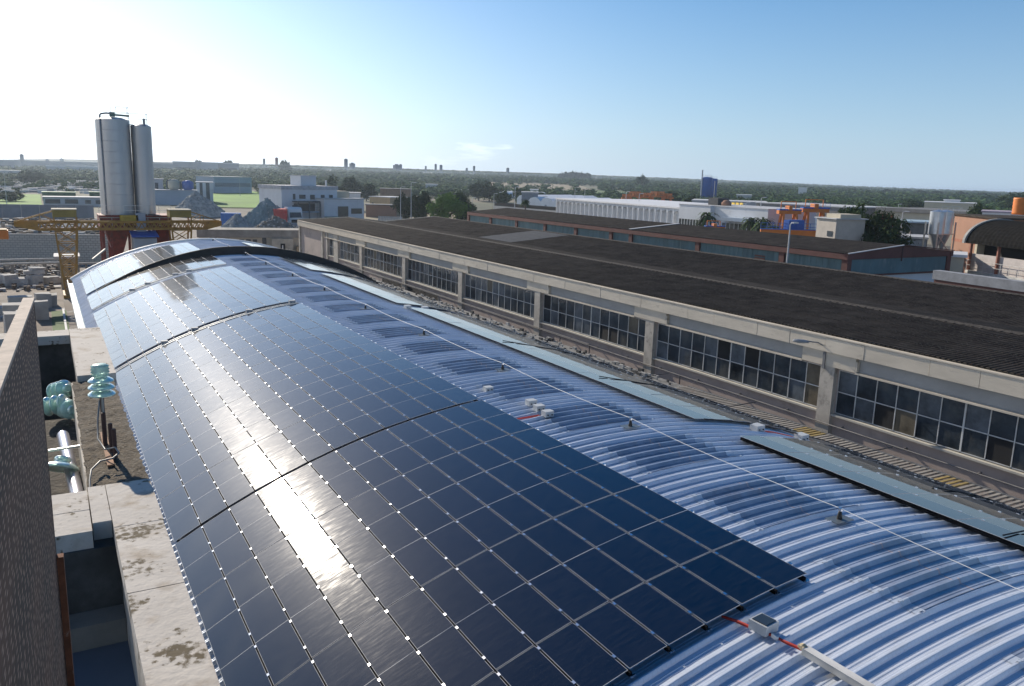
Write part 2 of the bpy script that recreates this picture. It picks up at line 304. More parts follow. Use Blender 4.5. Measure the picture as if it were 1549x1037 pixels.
# ================================================================ BARREL VAULTED HALL
CX, CZ, RR = 10.48, -22.26, 17.12
def vp(deg, y, r_=RR):
    t = R(deg); return (CX+r_*math.sin(t), y, CZ+r_*math.cos(t))
hall = thing('vaulted_hall', 'long hall with a blue and white ribbed metal barrel roof carrying the solar panels', 'hall', (CX, 30, G))
hoff = Vector((-CX, -30, -G))
def hb(mb, name, mats): return mb.build(name, mats, hall, hoff)
def metal_roof_mat():
    m = bpy.data.materials.new('ribbed roof metal'); m.use_nodes = True; n = m.node_tree.nodes; l = m.node_tree.links; b = n['Principled BSDF']
    b.inputs['Roughness'].default_value = .36; b.inputs['Metallic'].default_value = .2
    t = n.new('ShaderNodeTexCoord'); nz = n.new('ShaderNodeTexNoise'); nz.inputs['Scale'].default_value = .9; nz.inputs['Detail'].default_value = 9; l.new(t.outputs['Object'], nz.inputs[0])
    rp = n.new('ShaderNodeValToRGB'); rp.color_ramp.elements[0].position = .32; rp.color_ramp.elements[1].position = .68
    rp.color_ramp.elements[0].color = (.58, .64, .74, 1); rp.color_ramp.elements[1].color = (.68, .73, .81, 1); l.new(nz.outputs['Fac'], rp.inputs[0])
    md = n.new('ShaderNodeMapping'); md.inputs['Scale'].default_value = (.5, 6, .5); l.new(t.outputs['Object'], md.inputs[0])
    dn_ = n.new('ShaderNodeTexNoise'); dn_.inputs['Scale'].default_value = 2.2; dn_.inputs['Detail'].default_value = 10; dn_.inputs['Roughness'].default_value = .7; l.new(md.outputs[0], dn_.inputs[0])
    dr = n.new('ShaderNodeMapRange'); dr.inputs['From Min'].default_value = .52; dr.inputs['From Max'].default_value = .74; dr.inputs['To Max'].default_value = .55; l.new(dn_.outputs['Fac'], dr.inputs[0])
    dm = n.new('ShaderNodeMix'); dm.data_type = 'RGBA'; l.new(dr.outputs[0], dm.inputs['Factor']); l.new(rp.outputs[0], dm.inputs['A']); dm.inputs['B'].default_value = (.30, .29, .28, 1); l.new(dm.outputs['Result'], b.inputs['Base Color'])
    rr2 = n.new('ShaderNodeMapRange'); rr2.inputs['To Min'].default_value = .26; rr2.inputs['To Max'].default_value = .5; l.new(nz.outputs['Fac'], rr2.inputs[0]); l.new(rr2.outputs[0], b.inputs['Roughness'])
    # embossed grid in the metal, groove shade also painted into the colour
    sp2 = n.new('ShaderNodeSeparateXYZ'); l.new(t.outputs['Object'], sp2.inputs[0]); cb2 = n.new('ShaderNodeCombineXYZ'); l.new(sp2.outputs['X'], cb2.inputs['X']); l.new(sp2.outputs['Y'], cb2.inputs['Y'])
    br = n.new('ShaderNodeTexBrick'); br.offset = 0; br.inputs['Scale'].default_value = 1; br.inputs['Brick Width'].default_value = .07; br.inputs['Row Height'].default_value = .0305; br.inputs['Mortar Size'].default_value = .006; br.inputs['Mortar Smooth'].default_value = .6
    br.inputs['Color1'].default_value = (1, 1, 1, 1); br.inputs['Color2'].default_value = (.8, .8, .8, 1); br.inputs['Mortar'].default_value = (.3, .3, .3, 1); l.new(cb2.outputs[0], br.inputs['Vector'])
    bp = n.new('ShaderNodeBump'); bp.inputs['Strength'].default_value = .55; bp.inputs['Distance'].default_value = .004; l.new(br.outputs['Color'], bp.inputs['Height']); l.new(bp.outputs[0], b.inputs['Normal'])
    dk = n.new('ShaderNodeMix'); dk.data_type = 'RGBA'; dk.blend_type = 'MULTIPLY'; dk.inputs['Factor'].default_value = .14; l.new(dm.outputs['Result'], dk.inputs['A']); l.new(br.outputs['Color'], dk.inputs['B']); l.new(dk.outputs['Result'], b.inputs['Base Color'])
    return m
RIB = .305; RROOF = RR-.155
prof = [(0, 0), (.052, 0), (.056, .006), (.060, 0), (.100, 0), (.104, .006), (.108, 0), (.178, 0), (.214, .062), (.238, .062), (.274, 0)]
def ribbed(y0, y1, a0, a1, r_, na, mb, mi=0):
    ys, hs = [], []
    k0 = math.floor(y0/RIB); k1 = math.ceil(y1/RIB)
    for k in range(k0, k1+1):
        for (dy, h) in prof:
            y = k*RIB+dy
            if y0-1e-6 <= y <= y1+1e-6: ys.append(y); hs.append(h)
    vs = []; n_ = len(ys)
    for i in range(na+1):
        a = R(a0+(a1-a0)*i/na); sa, ca = math.sin(a), math.cos(a)
        for y, h in zip(ys, hs): vs.append((CX+(r_+h)*sa, y, CZ+(r_+h)*ca))
    fs = [(i*n_+j, (i+1)*n_+j, (i+1)*n_+j+1, i*n_+j+1) for i in range(na) for j in range(n_-1)]
    mb.add(vs, fs, mi)
YA, YB, YC = -6.1, 53.68, 65.0
mroof = metal_roof_mat()
mb = MB(); ribbed(YA, YB, -32.4, 32.4, RROOF, 44, mb); ribbed(YB+.02, YC, -32.4, 32.4, RROOF+.02, 44, mb); hb(mb, 'roof_sheet', mroof)
# fire wall curb rising across the roof
mb = MB(); n_ = 60; vs = []
for i in range(n_+1):
    a = -29+61*i/n_; h = .46*min(1, max(0, (a+29)/24))**.8
    for (y, dr) in ((YB-.1, -.2), (YB-.1, h), (YB+.1, h), (YB+.1, -.2)): vs.append(vp(a, y, RR+dr-.05))
mb.add(vs, [(i*4+k, (i+1)*4+k, (i+1)*4+(k+1) % 4, i*4+(k+1) % 4) for i in range(n_) for k in range(4)]+[(0, 1, 2, 3), tuple(n_*4+k for k in (3, 2, 1, 0))])
hb(mb, 'roof_curb', mat('curb shade', (.02, .021, .022), .85))  # near-black colour holds the shade of the face turned from the sun
# end trims, gutters, walls
def arcstrip(y0, y1, r0_, r1_, a0=-32.6, a1=32.6, n_=50):
    mb = MB(); vs = []
    for i in range(n_+1):
        a = a0+(a1-a0)*i/n_
        for (y, r_) in ((y0, r0_), (y0, r1_), (y1, r1_), (y1, r0_)): vs.append(vp(a, y, r_))
    mb.add(vs, [(i*4+k, (i+1)*4+k, (i+1)*4+(k+1) % 4, i*4+(k+1) % 4) for i in range(n_) for k in range(4)]); return mb
hb(arcstrip(YC+.0, YC+.14, RROOF-.4, RROOF+.2), 'end_trim', steelwhite)
for s_, nm in ((-1, 'gutter'), (1, 'gutter')):
    xe = CX+s_*(RROOF*math.sin(R(32.4))); ze = CZ+RROOF*math.cos(R(32.4)); mb = MB()
    x0, x1 = (xe-.34, xe+.02) if s_ < 0 else (xe-.02, xe+.34)
    mb.box(x0, YA, ze-.25, x1, YC+.14, ze-.22); mb.box(x0, YA, ze-.22, x0+.04, YC+.14, ze+.04); mb.box(x1-.04, YA, ze-.22, x1, YC+.14, ze-.01)
    hb(mb, nm, mat('gutter paint', (.62, .70, .70), .5, var=.1))
wl = CX-RROOF*math.sin(R(32.4)); zw = CZ+RROOF*math.cos(R(32.4))-.26
mb = MB(); mb.box(wl+.05, YA, G, wl+.3, YC, zw); mb.box(2*CX-wl-.3, YA, G, 2*CX-wl-.05, YC, zw); hb(mb, 'side_wall', mat('pink plaster', (.48, .40, .36), .9, var=.12))
mb = MB(); poly = [(CX+(RROOF-.06)*math.sin(R(a)), CZ+(RROOF-.06)*math.cos(R(a))) for a in np.linspace(-32, 32, 33)]+[(2*CX-wl-.31, G), (wl+.31, G)]
mb.prism(poly, 'y', YC-.3, YC-.02); mb.prism(poly, 'y', YA+.02, YA+.3); hb(mb, 'end_wall', concrete)
# translucent sheets in the crown of the roof
skm = mat('translucent sheet', (.29, .33, .41), .22, .0, var=.3, scale=1.2, spec=.6, col2=(.25, .24, .27), c2lo=.5, c2hi=.7, c2scale=2, coat=1, coatr=.16)
skl = mat('translucent sheet overlap', (.50, .55, .62), .28, .1, var=.15, scale=3, spec=.6)
pur = mat('purlin seen through sheet', (.36, .30, .30), .5, var=.2, scale=3)
k = 0
while True:
    y0 = 3.02+2.745*k; y0 = round((y0-.19)/RIB)*RIB+.19+.03; y1 = y0+RIB*5+.21
    if y1 > 64: break
    k += 1
    if y0 < 53.9 and y1 > 53.4: continue
    mb = MB(); rs = RROOF+.008
    ribbed(y0, y1, -3.9, -3.3, rs, 1, mb, 1); ribbed(y0, y1, -3.3, .25, rs, 5, mb, 0); ribbed(y0, y1, .25, .36, rs, 1, mb, 2); ribbed(y0, y1, .36, 3.5, rs, 5, mb, 0); ribbed(y0, y1, 3.5, 4.2, rs, 1, mb, 1)
    for dd in (-3.7, 3.9):
        for j in range(6):
            yy = (math.floor(y0/RIB)+j)*RIB+.226
            if y0 < yy < y1: x, y, z = vp(dd, yy, rs+.055); mb.box(x-.012, yy-.025, z-.004, x+.012, yy+.025, z+.012, 1)
    hb(mb, 'skylight_sheet', [skm, skl, pur])
# roofing screws, rows along the purlins
mb = MB()
for a in (-9.8, 6.1, 9.0):
    for j in range(int(-6/RIB), int(64/RIB), 1):
        if random.random() < .55:
            x, y, z = vp(a+random.uniform(-.1, .1), j*RIB+.226, RROOF+.052); mb.box(x-.011, y-.016, z, x+.011, y+.016, z+.014)
hb(mb, 'roof_screws', galv)['kind'] = 'stuff'

# ---------------------------------------------------------------- solar panels
def panel_mat():
    m = bpy.data.materials.new('thin film panel glass'); m.use_nodes = True; n = m.node_tree.nodes; l = m.node_tree.links; b = n['Principled BSDF']
    t = n.new('ShaderNodeTexCoord'); oi = n.new('ShaderNodeObjectInfo')
    geo = n.new('ShaderNodeNewGeometry')
    mp = n.new('ShaderNodeMapping'); mp.inputs['Scale'].default_value = (2.0, 14, 2.0); l.new(geo.outputs['Position'], mp.inputs[0])
    nz = n.new('ShaderNodeTexNoise'); nz.inputs['Scale'].default_value = 1.6; nz.inputs['Detail'].default_value = 8; nz.inputs['Roughness'].default_value = .7; l.new(mp.outputs[0], nz.inputs[0])
    sp = n.new('ShaderNodeTexNoise'); sp.inputs['Scale'].default_value = 60; sp.inputs['Detail'].default_value = 2; l.new(geo.outputs['Position'], sp.inputs[0])
    # dust film: streaks, and specks
    r1 = n.new('ShaderNodeMapRange'); r1.inputs['From Min'].default_value = .42; r1.inputs['From Max'].default_value = .72; r1.inputs['To Max'].default_value = .024; l.new(nz.outputs['Fac'], r1.inputs[0])
    r2 = n.new('ShaderNodeMapRange'); r2.inputs['From Min'].default_value = .70; r2.inputs['From Max'].default_value = .78; r2.inputs['To Max'].default_value = .06; l.new(sp.outputs['Fac'], r2.inputs[0])
    ad = n.new('ShaderNodeMath'); l.new(r1.outputs[0], ad.inputs[0]); l.new(r2.outputs[0], ad.inputs[1])
    mi = n.new('ShaderNodeMix'); mi.data_type = 'RGBA'; l.new(ad.outputs[0], mi.inputs['Factor']); mi.inputs['A'].default_value = (.0025, .004, .011, 1); mi.inputs['B'].default_value = (.45, .42, .38, 1); l.new(mi.outputs['Result'], b.inputs['Base Color'])
    b.inputs['Roughness'].default_value = .30; b.inputs['Specular IOR Level'].default_value = .006
    tv = n.new('ShaderNodeMix'); tv.data_type = 'RGBA'; l.new(oi.outputs['Random'], tv.inputs['Factor']); tv.inputs['A'].default_value = (.0018, .0032, .009, 1); tv.inputs['B'].default_value = (.0045, .0065, .015, 1); l.new(tv.outputs['Result'], mi.inputs['A'])
    b.inputs['Coat Weight'].default_value = 1; b.inputs['Coat IOR'].default_value = 1.64
    r3 = n.new('ShaderNodeMapRange'); r3.inputs['From Min'].default_value = .35; r3.inputs['From Max'].default_value = .75; r3.inputs['To Min'].default_value = .03; r3.inputs['To Max'].default_value = .115; l.new(nz.outputs['Fac'], r3.inputs[0]); l.new(r3.outputs[0], b.inputs['Coat Roughness'])
    return m
pmat = panel_mat(); rim = mat('panel edge', (.40, .42, .45), .6, 0, spec=.2)
PL, PW = 1.208, .590
def panel_mesh():
    mb = MB(); e = .0048; x, y, h = PW/2, PL/2, .007
    mb.add([(-x+e, -y+e, h), (x-e, -y+e, h), (x-e, y-e, h), (-x+e, y-e, h)], [(0, 1, 2, 3)], 0)
    vs = [(-x, -y, h), (x, -y, h), (x, y, h), (-x, y, h), (-x+e, -y+e, h), (x-e, -y+e, h), (x-e, y-e, h), (-x+e, y-e, h), (-x, -y, 0), (x, -y, 0), (x, y, 0), (-x, y, 0)]
    mb.add(vs, [(0, 1, 5, 4), (1, 2, 6, 5), (2, 3, 7, 6), (3, 0, 4, 7), (0, 8, 9, 1), (1, 9, 10, 2), (2, 10, 11, 3), (3, 11, 8, 0)], 1)
    mb.add([vs[8], vs[9], vs[10], vs[11]], [(3, 2, 1, 0)], 2)
    return mb
DT = math.degrees(.036); TR = -5.67
def rows(y0, n_, thick=()):
    ys, y = [], y0
    for i in range(n_):
        ys.append(y+PL/2+(.0055 if (i*5 % 7) in (1, 2, 5) else -.0045)); y += 1.22+(.095 if i in thick else 0)
    return ys
left3 = rows(7.06, 21, (7,)); left2 = rows(33.6, 11); left1b = rows(48.35, 4); left1 = rows(54.35, 7)
thL = [TR-DT*(k+.5) for k in range(12)]; thR = [7.0+DT*(k+.5) for k in range(6)]
right_a = [12.2-PL/2-1.22*i for i in range(12)]; right_b = rows(13.6, 14); right_c = rows(31.9, 9); right_d = rows(44.6, 6); right_e = rows(54.6, 7)
slots = []
for y in left3:
    for a in thL: slots.append((y, a, 'L3'))
for y in left2+left1b+left1:
    for a in thL: slots.append((y, a, 'LF'))
for y in right_a:
    for a in thR: slots.append((y, a, 'RA'))
for y in right_b+right_c+right_d+right_e:
    for a in thR: slots.append((y, a, 'RF'))
def prio(s_):
    y, a, g_ = s_
    if g_ == 'L3': return 0
    if g_ == 'RA' and y > 4 and a < 14: return 1
    return 10+y
slots.sort(key=prio)
LBL = {'L3': 'dark frameless solar panel in the wide nearest block of the barrel roof', 'RA': 'solar panel in the nearest strip on the right slope, facing the neighbouring windows'}
pm = panel_mesh(); proto = None; cproto = None
stuffmb = MB()
def jitter(y, a):
    return R(random.gauss(0, .13)), R(a+random.gauss(0, .22))
for i, (y, a, g_) in enumerate(slots):
    loc = vp(a, y, RR-.007); rx, ry = jitter(y, a)
    if g_ in ('RA', 'RF'): ry = R(7+(a-7)*.62+random.gauss(0, .12))
    if i < 300 and g_ in LBL:
        if proto is None:
            proto = pm.build('solar_panel', [pmat, rim, blackm]); o = proto
            cm = MB().box(-.017, -.03, -.012, .017, .03, .014); cproto = cm.build('clamp', alu, proto); cproto.location = (PW/2+.013, PL/2-.09, .004)
            c2 = cproto.copy(); COL.objects.link(c2); c2.parent = proto; c2.location = (PW/2+.013, -PL/2+.30, .004); kids = [cproto, c2]
        else:
            o = proto.copy(); COL.objects.link(o)
            for kk in kids:
                c = kk.copy(); COL.objects.link(c); c.parent = o
        o.location = loc; o.rotation_euler = (rx, ry, 0)
        tag(o, LBL[g_], 'solar panel', 'solar panels of the near block' if g_ == 'L3' else 'solar panels of the near right strip')
    else:
        mt = Matrix.Translation(loc) @ Matrix.Rotation(ry, 4, 'Y') @ Matrix.Rotation(rx, 4, 'X'); o0 = len(stuffmb.v)
        stuffmb.v += [tuple(mt @ Vector(v)) for v in pm.v]; stuffmb.f += [tuple(q+o0 for q in f) for f in pm.f]; stuffmb.m += pm.m; stuffmb.sm += pm.sm
        for yy in (PL/2-.09, -PL/2+.30):
            o1 = len(stuffmb.v); x_ = PW/2+.013
            stuffmb.box(x_-.014, yy-.03, -.01, x_+.014, yy+.03, .012, 3, mt)
tag(stuffmb.build('solar_panels', [pmat, rim, blackm, alu]), 'smaller solar panels of the farther blocks along the barrel roof', 'solar panels', kind='stuff')
# mounting rails under every seam
for (ys, tl, lab, grp) in ((left3, [TR-DT*k for k in range(13)], 'black mounting rail under a seam of the wide near panel block', 'rails under the near block'), (right_a, [7+DT*k for k in range(7)], 'black mounting rail under the near strip of panels on the right slope', 'rails under the right strip')):
    y0, y1 = min(ys)-PL/2-.02, max(ys)+PL/2
    for a in tl:
        a += .25 if a == min(tl) else (-.25 if a == max(tl) else 0)
        p0 = Vector(vp(a, 0, RR-.045)); t = R(a); mb = MB(); mb.box(-.022, y0, -.05, .022, y1, .01)
        o = mb.build('mounting_rail', mat('rail black', (.012, .012, .013), .9, spec=.02)); o.location = (p0.x, 0, p0.z); o.rotation_euler = (0, t, 0); tag(o, lab, 'rail', grp)
        for yy in ([y0-.03] if ys is left3 else []):
            q = B(-.03, yy-.02, -.04, .005, yy+.02, -.02); q.box(.015, yy-.02, -.04, .045, yy+.02, -.02); q.build('rail_foot', alu, o)
# support angle along each slab edge (dark void beneath)
# ---------------------------------------------------------------- lightning wire on posts
wy = [2.6, 8.18, 13.7, 19.4, 25.0, 30.6, 36.2, 41.8, 47.4, 53.0, 58.6, 64.2]
pm0 = None
for i, y in enumerate(wy):
    x, _, z = vp(1.0, y, RROOF)
    yb = round((y-.232)/RIB)*RIB+.226
    if pm0 is None:
        o = thing('wire_post', None, 'wire post', (x, yb, z+.052)); pm0 = o
        B(-.19, -.13, 0, .19, .13, .012).build('base_plate', mat('slate plate', (.09, .11, .13), .4), o)
        q = MB(); q.lathe([(.045, .012), (.04, .05), (.028, .12), (.022, .15), (0, .15)], seg=12); q.build('cone', blackm, o)
        q = MB(); q.box(-.02, -.03, .15, .02, .03, .2); q.build('wire_clip', alu, o); kk = list(o.children)
    else:
        o = pm0.copy(); COL.objects.link(o); o.location = (x, yb, z+.052)
        for c in kk:
            c2 = c.copy(); COL.objects.link(c2); c2.parent = o
    tag(o, 'small black cone post on a square plate holding the crest wire', 'wire post', 'posts of the lightning wire')
mb = MB(); pts = []
for i in range(len(wy)-1):
    x, _, z = vp(1.0, wy[i], RROOF+.24)
    for k_ in range(6):
        t = k_/6; pts.append((x, wy[i]*(1-t)+wy[i+1]*t, z-.06*4*t*(1-t)))
pts.append((x, wy[-1], z)); pts.insert(0, (x, -4, z)); mb.tube(pts, .0062, 5); tag(mb.build('lightning_wire', steelwhite), 'thin bright wire running along the crest of the barrel roof', 'wire')

# ---------------------------------------------------------------- junction boxes, trunking, cables
boxm = mat('box plastic', (.44, .46, .47), .5, var=.08); boxg = mat('box grey', (.27, .29, .31), .6, var=.15)
def jbox(a, y, s_, label, grp=None, lid=False, rz=0, lift=0):
    x, _, z = vp(a, y, RROOF+.045+lift); o = thing('junction_box', label, 'junction box', (x, y, z), rz, grp)
    sx, sy, sz = s_
    q = B(-sx, -sy, 0, sx, sy, sz*.78); q.box(-sx*1.02, -sy*1.02, sz*.78, sx*1.02, sy*1.02, sz); q.build('case', boxg if y > 32 else boxm, o)
    if lid:
        q = MB(); q.box(-sx*.8, -sy*.8, sz+.001, sx*.8, sy*.8, sz+.012); q.build('lid_panel', mat('dark lid', (.03, .04, .05), .25), o)
    else:
        q = MB(); [q.tube([(dx, -sy-.03, sz*.4), (dx, -sy, sz*.4)], .014, 8) for dx in (-sx*.5, sx*.5)]; q.build('gland', black2, o)
    return o
jbox(-10.0, 6.62, (.13, .13, .13), 'white junction box with a dark lid in front of the near corner of the panels', lid=True, rz=.15)
jbox(-3.6, 17.7, (.10, .09, .11), 'single white junction box on the ribs beside the panel edge, far one of the crest')
for i, (y, l_) in enumerate(((15.15, 'nearest'), (15.62, 'middle'), (16.08, 'farthest'))):
    jbox(-3.0+.2*i, y, (.11, .095, .13), l_+' of three white junction boxes in a row beside the panel edge')
for a, y, l_ in ((12.5, 13.2, 'white junction box with red cables between the two near strips of panels'), (17.0, 13.0, 'white junction box beyond the red cables at the roof edge'), (7.4, 31.0, 'small white junction box at the start of the third right hand strip'), (10.3, 31.2, 'white junction box farther over on the third right hand strip gap')):
    jbox(a, y, (.12, .12, .15), l_)
for i, (a, l_) in enumerate(((-23.6, 'first'), (-19.6, 'second'), (-12.4, 'third'), (-6.6, 'fourth'))):
    jbox(a, 33.15, (.12, .10, .12), l_+' pale box from the left in the gap behind the wide near panel block', lift=.1)
for i, (a, l_) in enumerate(((-23, 'first'), (-20.2, 'second'), (-15.2, 'third'), (-12.8, 'fourth'))):
    jbox(a, 47.9, (.14, .11, .12), l_+' grey box from the left in the farther cable gap before the dark curb', lift=.1)
def roofpath(l, lift): return [vp(a, y, RROOF+.052+lift) for a, y in l]
redc = mat('red cable', (.42, .035, .02), .5)
mb = MB()
for k_ in range(5):
    w_ = .018*(k_-2); pts = roofpath([(-10.75, 7.12), (-10.5+w_, 6.93), (-10.35, 6.72+w_), (-10.05, 6.45+w_), (-10.0, 6.28+w_), (-9.85, 6.08+w_)], .01+.01*(k_ % 2)); mb.tube(pts, .013, 6)
o = mb.build('cable_bundle', redc); tag(o, 'red cable bundle from the near panel edge to the white trunking', 'cable')
for t in (.3, .62):
    p = Vector(roofpath([(-10.35, 6.72)], .01)[0]).lerp(Vector(roofpath([(-9.95, 6.2)], .01)[0]), t); B(p.x-.012, p.y-.05, p.z-.015, p.x+.012, p.y+.05, p.z+.04).build('cable_tie', steelwhite, o)
for a0, y0, l_ in ((-5.4, 15.2, 'short red cables beside the three white boxes'), (14.5, 13.1, 'red cables between the white boxes in the gap of the right strips')):
    mb = MB()
    for k_ in range(3): mb.tube(roofpath([(a0-1.2, y0+.05*k_), (a0, y0+.1+.03*k_), (a0+1.9, y0+.04*k_)], .01), .009, 5)
    tag(mb.build('red_cable', redc), l_, 'cable')
p0 = Vector(vp(-9.9, 5.98, RROOF+.1)); p1 = Vector(vp(-9.6, 3.0, RROOF+.1)); tr = thing('cable_trunking', 'straight pale cable trunking lying on the ribs at the bottom right', 'trunking', p0)
d = p1-p0; MB().bar((0, 0, 0), d, .105, .085).build('channel', mat('trunking', (.50, .49, .46), .55), tr); MB().bar((0, 0, .045), d+Vector((0, 0, .045)), .113, .006).build('cover', mat('trunking lid', (.56, .55, .52), .5), tr)
q = MB(); q.lathe([(0, -.04), (.04, -.03), (.05, 0), (.035, .03), (0, .045)], (0.0, .03, .03), 10); q.box(-.05, -.01, .02, .03, .07, .055); q.build('foam_plug', mat('foam', (.55, .46, .30), .9, bump=1, bscale=60), tr)
for yy, rr_ in ((-.45, .25), (-1.1, .25)): B(-.35, yy-.03, -.055, .12, yy+.03, -.045).build('support_strip', galv, tr)
# arched white trunkings across the gaps
for yc, l_ in ((33.05, 'pair of pale rails arching over the roof behind the near panel block'), (47.95, 'white cable rail arching over the roof between the farther panel blocks')):
    mb = MB()
    for dy in ((-.22, .0) if yc < 40 else (0,)):
        mb = MB(); n2 = 24; vs = []; w2 = .022 if yc > 40 else .016
        for i in range(n2+1):
            a = TR-.3-24.2*i/n2
            for (ddy, dr) in ((-w2, -.025), (-w2, .025), (w2, .025), (w2, -.025)): vs.append(vp(a, yc+dy+ddy, RR+dr))
        mb.add(vs, [(i*4+k, i*4+(k+1) % 4, (i+1)*4+(k+1) % 4, (i+1)*4+k) for i in range(n2) for k in range(4)])
        tag(mb.build('arched_rail', mat('rail pale', (.40, .42, .43), .5, .3)), l_ if yc > 40 else ('pale rail arching over the roof just behind the near panel block, '+('nearer' if dy < 0 else 'farther')+' one'), 'rail')
mb = MB(); mb.box(CX+1.0, 64.9, CZ+RROOF+.05, CX+1.02, 64.92, CZ+RROOF+.3)
# black cables over the right strips down to the ladder
cab = [((7.9, 23.2), (14, 22.6), (19.3, 21.9), (22.5, 21.0)), ((8.3, 17.9), (14, 17.5), (19, 17.2), (22.3, 17.0)), ((7.5, 13.45), (13, 13.3), (19, 12.9), (22, 12.4)), ((13.0, 8.9), (17, 8.75), (20.5, 8.8), (24, 8.9)), ((7.2, 6.6), (10, 6.7), (14, 6.5), (20, 6.6))]
for i, c in enumerate(cab):
    pts = [vp(a, y, RR+.03) for a, y in c]; x, y, z = pts[-1]; pts.append((x+.9, y-.2, z+.1))
    tag(MB().tube(pts, .013, 6).build('roof_cable', blackm), ['thick black cable across the third strip of right hand panels', 'thin black cable across the middle of the second right hand strip', 'black cable at the near end of the second right hand strip', 'thin cable crossing the nearest strip near its far end', 'thick black cable over the nearest strip at the right edge'][i], 'cable')

# ================================================================ GLAZED HALL ON THE RIGHT
BX = 24.0
hb2 = thing('glazed_hall', 'long concrete hall with a band of steel windows and a dark corrugated roof', 'hall', (BX, 40, G)); off2 = Vector((-BX, -40, -G))
def b2(mb, name, mats): return mb.build(name, mats, hb2, off2)
Y0, Y1 = -8.0, 89.7; ZE = -5.24
# openings list: (y0,y1,z0,z1)
pil = [19.3+10.03*k for k in range(-2, 6)]            # 8 pilasters up to 69.45
wins = []
for k in range(len(pil)-1): wins.append((pil[k]+.32, pil[k+1]-.32, 12))
wins.append((pil[-1]+.32, 75.9, 6)); 
ZT, ZS = -6.36, -7.97
# wall with real openings: build by horizontal bands
mb = MB(); XW = BX+.12
mb.box(XW, Y0, G, BX+.4, Y1, ZS)                       # below sill
mb.box(XW, Y0, ZT, BX+.4, Y1, ZE-.3)                   # above windows
edges = [Y0]+[e for a, b, n_ in wins for e in (a, b)]+[77.4, 79.2, Y1]
for i in range(0, len(edges), 2): mb.box(XW, edges[i], ZS, BX+.4, edges[i+1], ZT)
b2(mb, 'wall', plaster)
for a, c in ((80.9, 81.4), (79.3, 79.7), (76.0, 77.3), (89.3, Y1+.02)): b2(B(BX-.045, a, G, BX+.119, c, -5.8), 'corner_pier', concrete)
for y in pil: b2(B(BX-.06, y-.3, G, BX+.119, y+.3, -5.76), 'pilaster', concrete)
for y in pil: b2(B(BX-.085, y-1.15, -6.28, BX+.117, y+1.15, -5.765), 'capital', fascia_m)
# fascia pieces with joints
y = Y0; i = 0
while y < Y1:
    y2 = min(y+random.choice((1.62, 1.62, 2.4)), Y1); dx = random.uniform(-.006, .006)
    b2(B(BX-.17+dx, y+.008, ZE-.52, BX+.1, y2-.008, ZE-.01+random.uniform(-.008, .008)), 'fascia_panel', fascia_m); y = y2
b2(B(BX-.2, Y0, ZE+.003, BX+.2, Y1, ZE+.05), 'coping', fascia_m)
# recessed beam panels with ledge below, between capitals
ends = [p for p in pil]+[80.4]
for k in range(len(ends)-1):
    a, c = ends[k]+1.16, ends[k+1]-(1.16 if k < len(ends)-2 else .1)
    b2(B(BX+.06, a, -6.27, BX+.116, c, -5.77), 'beam_panel', beamshade)
    q = B(BX-.09, a, -6.33, BX+.118, c, -6.27); q.box(BX-.085, c-.06, -6.26, BX+.05, c, -5.9); b2(q, 'window_hood', fascia_m)
for (a, c, n_) in wins+[(77.4, 79.2, 2)]:
    fr = MB(); W_ = (c-a)/n_; xf = BX+.17
    for k in range(n_+1):
        t = .055 if k in (0, n_, n_//2) else .028; y = a+k*W_; fr.box(xf, y-t/2, ZS+.02, xf+.05, y+t/2, ZT)
    zm = (ZS+ZT)/2+random.uniform(-.02, .02)
    for k in range(n_):
        for z in (ZS+.02, zm, ZT-.03): fr.box(xf+.004, a+k*W_+.028, z-.014, xf+.046, a+(k+1)*W_-.028, z+.016)
    wn = b2(fr, 'window', windowframe)
    gl = MB()
    for k in range(n_):
        for (z0, z1) in ((ZS+.03, zm), (zm, ZT-.02)):
            tl = random.gauss(0, .003); rr3 = random.random(); mi = 0 if rr3 > .28 else (3 if rr3 > .07 else random.choice((1, 2))); y0_, y1_ = a+k*W_+.01, a+(k+1)*W_-.01
            if random.random() < .03: mi = 2
            gl.add([(xf+.025+tl, y0_, z0), (xf+.025-tl, y1_, z0), (xf+.025-tl, y1_, z1), (xf+.025+tl, y0_, z1)], [(0, 3, 2, 1)], mi)
    g_ = gl.build('pane', [glass, mat('dusty pane', (.10, .085, .06), .4, var=.5, scale=2), dark, mat('pale pane', (.085, .10, .115), .25, var=.5, scale=1.5)], wn)
    b2(B(BX-.03, a-.01, ZS-.07, BX+.2, c+.01, ZS), 'window_sill', mat('sill concrete', (.48, .45, .38), .9, var=.1))
for (a, c, z0, z1) in ((71.3, 74.7, -9.0, -8.62), (60.2, 64.4, -9.3, -8.5), (53.2, 59.0, -9.6, -8.5)):
    q = B(BX+.08, a, z0, BX+.115, c, z1); q.box(BX+.06, a-.06, z0, BX+.116, a, z1, 1); q.box(BX+.06, c, z0, BX+.116, c+.06, z1, 1); b2(q, 'low_window', [dark, concrete])
# conduit on the wall
q = MB(); q.tube([(BX-.10, Y0, -8.36), (BX-.10, 74, -8.36)], .022, 8); q.tube([(BX-.10, 34, -8.30), (BX-.10, 74, -8.30)], .02, 8)
for y in np.arange(1, 74, 2.5): q.box(BX-.08, y-.015, -8.4, BX+.118, y+.015, -8.33)
b2(q, 'conduit', mat('conduit paint', (.22, .21, .2), .75, spec=.2))
for y in (34.0, 36.8, 27.0): b2(MB().tube([(BX-.09, y, -8.38), (BX-.09, y, -9.8)], .03, 8), 'downpipe', mat('pipe grey', (.13, .12, .12), .6))
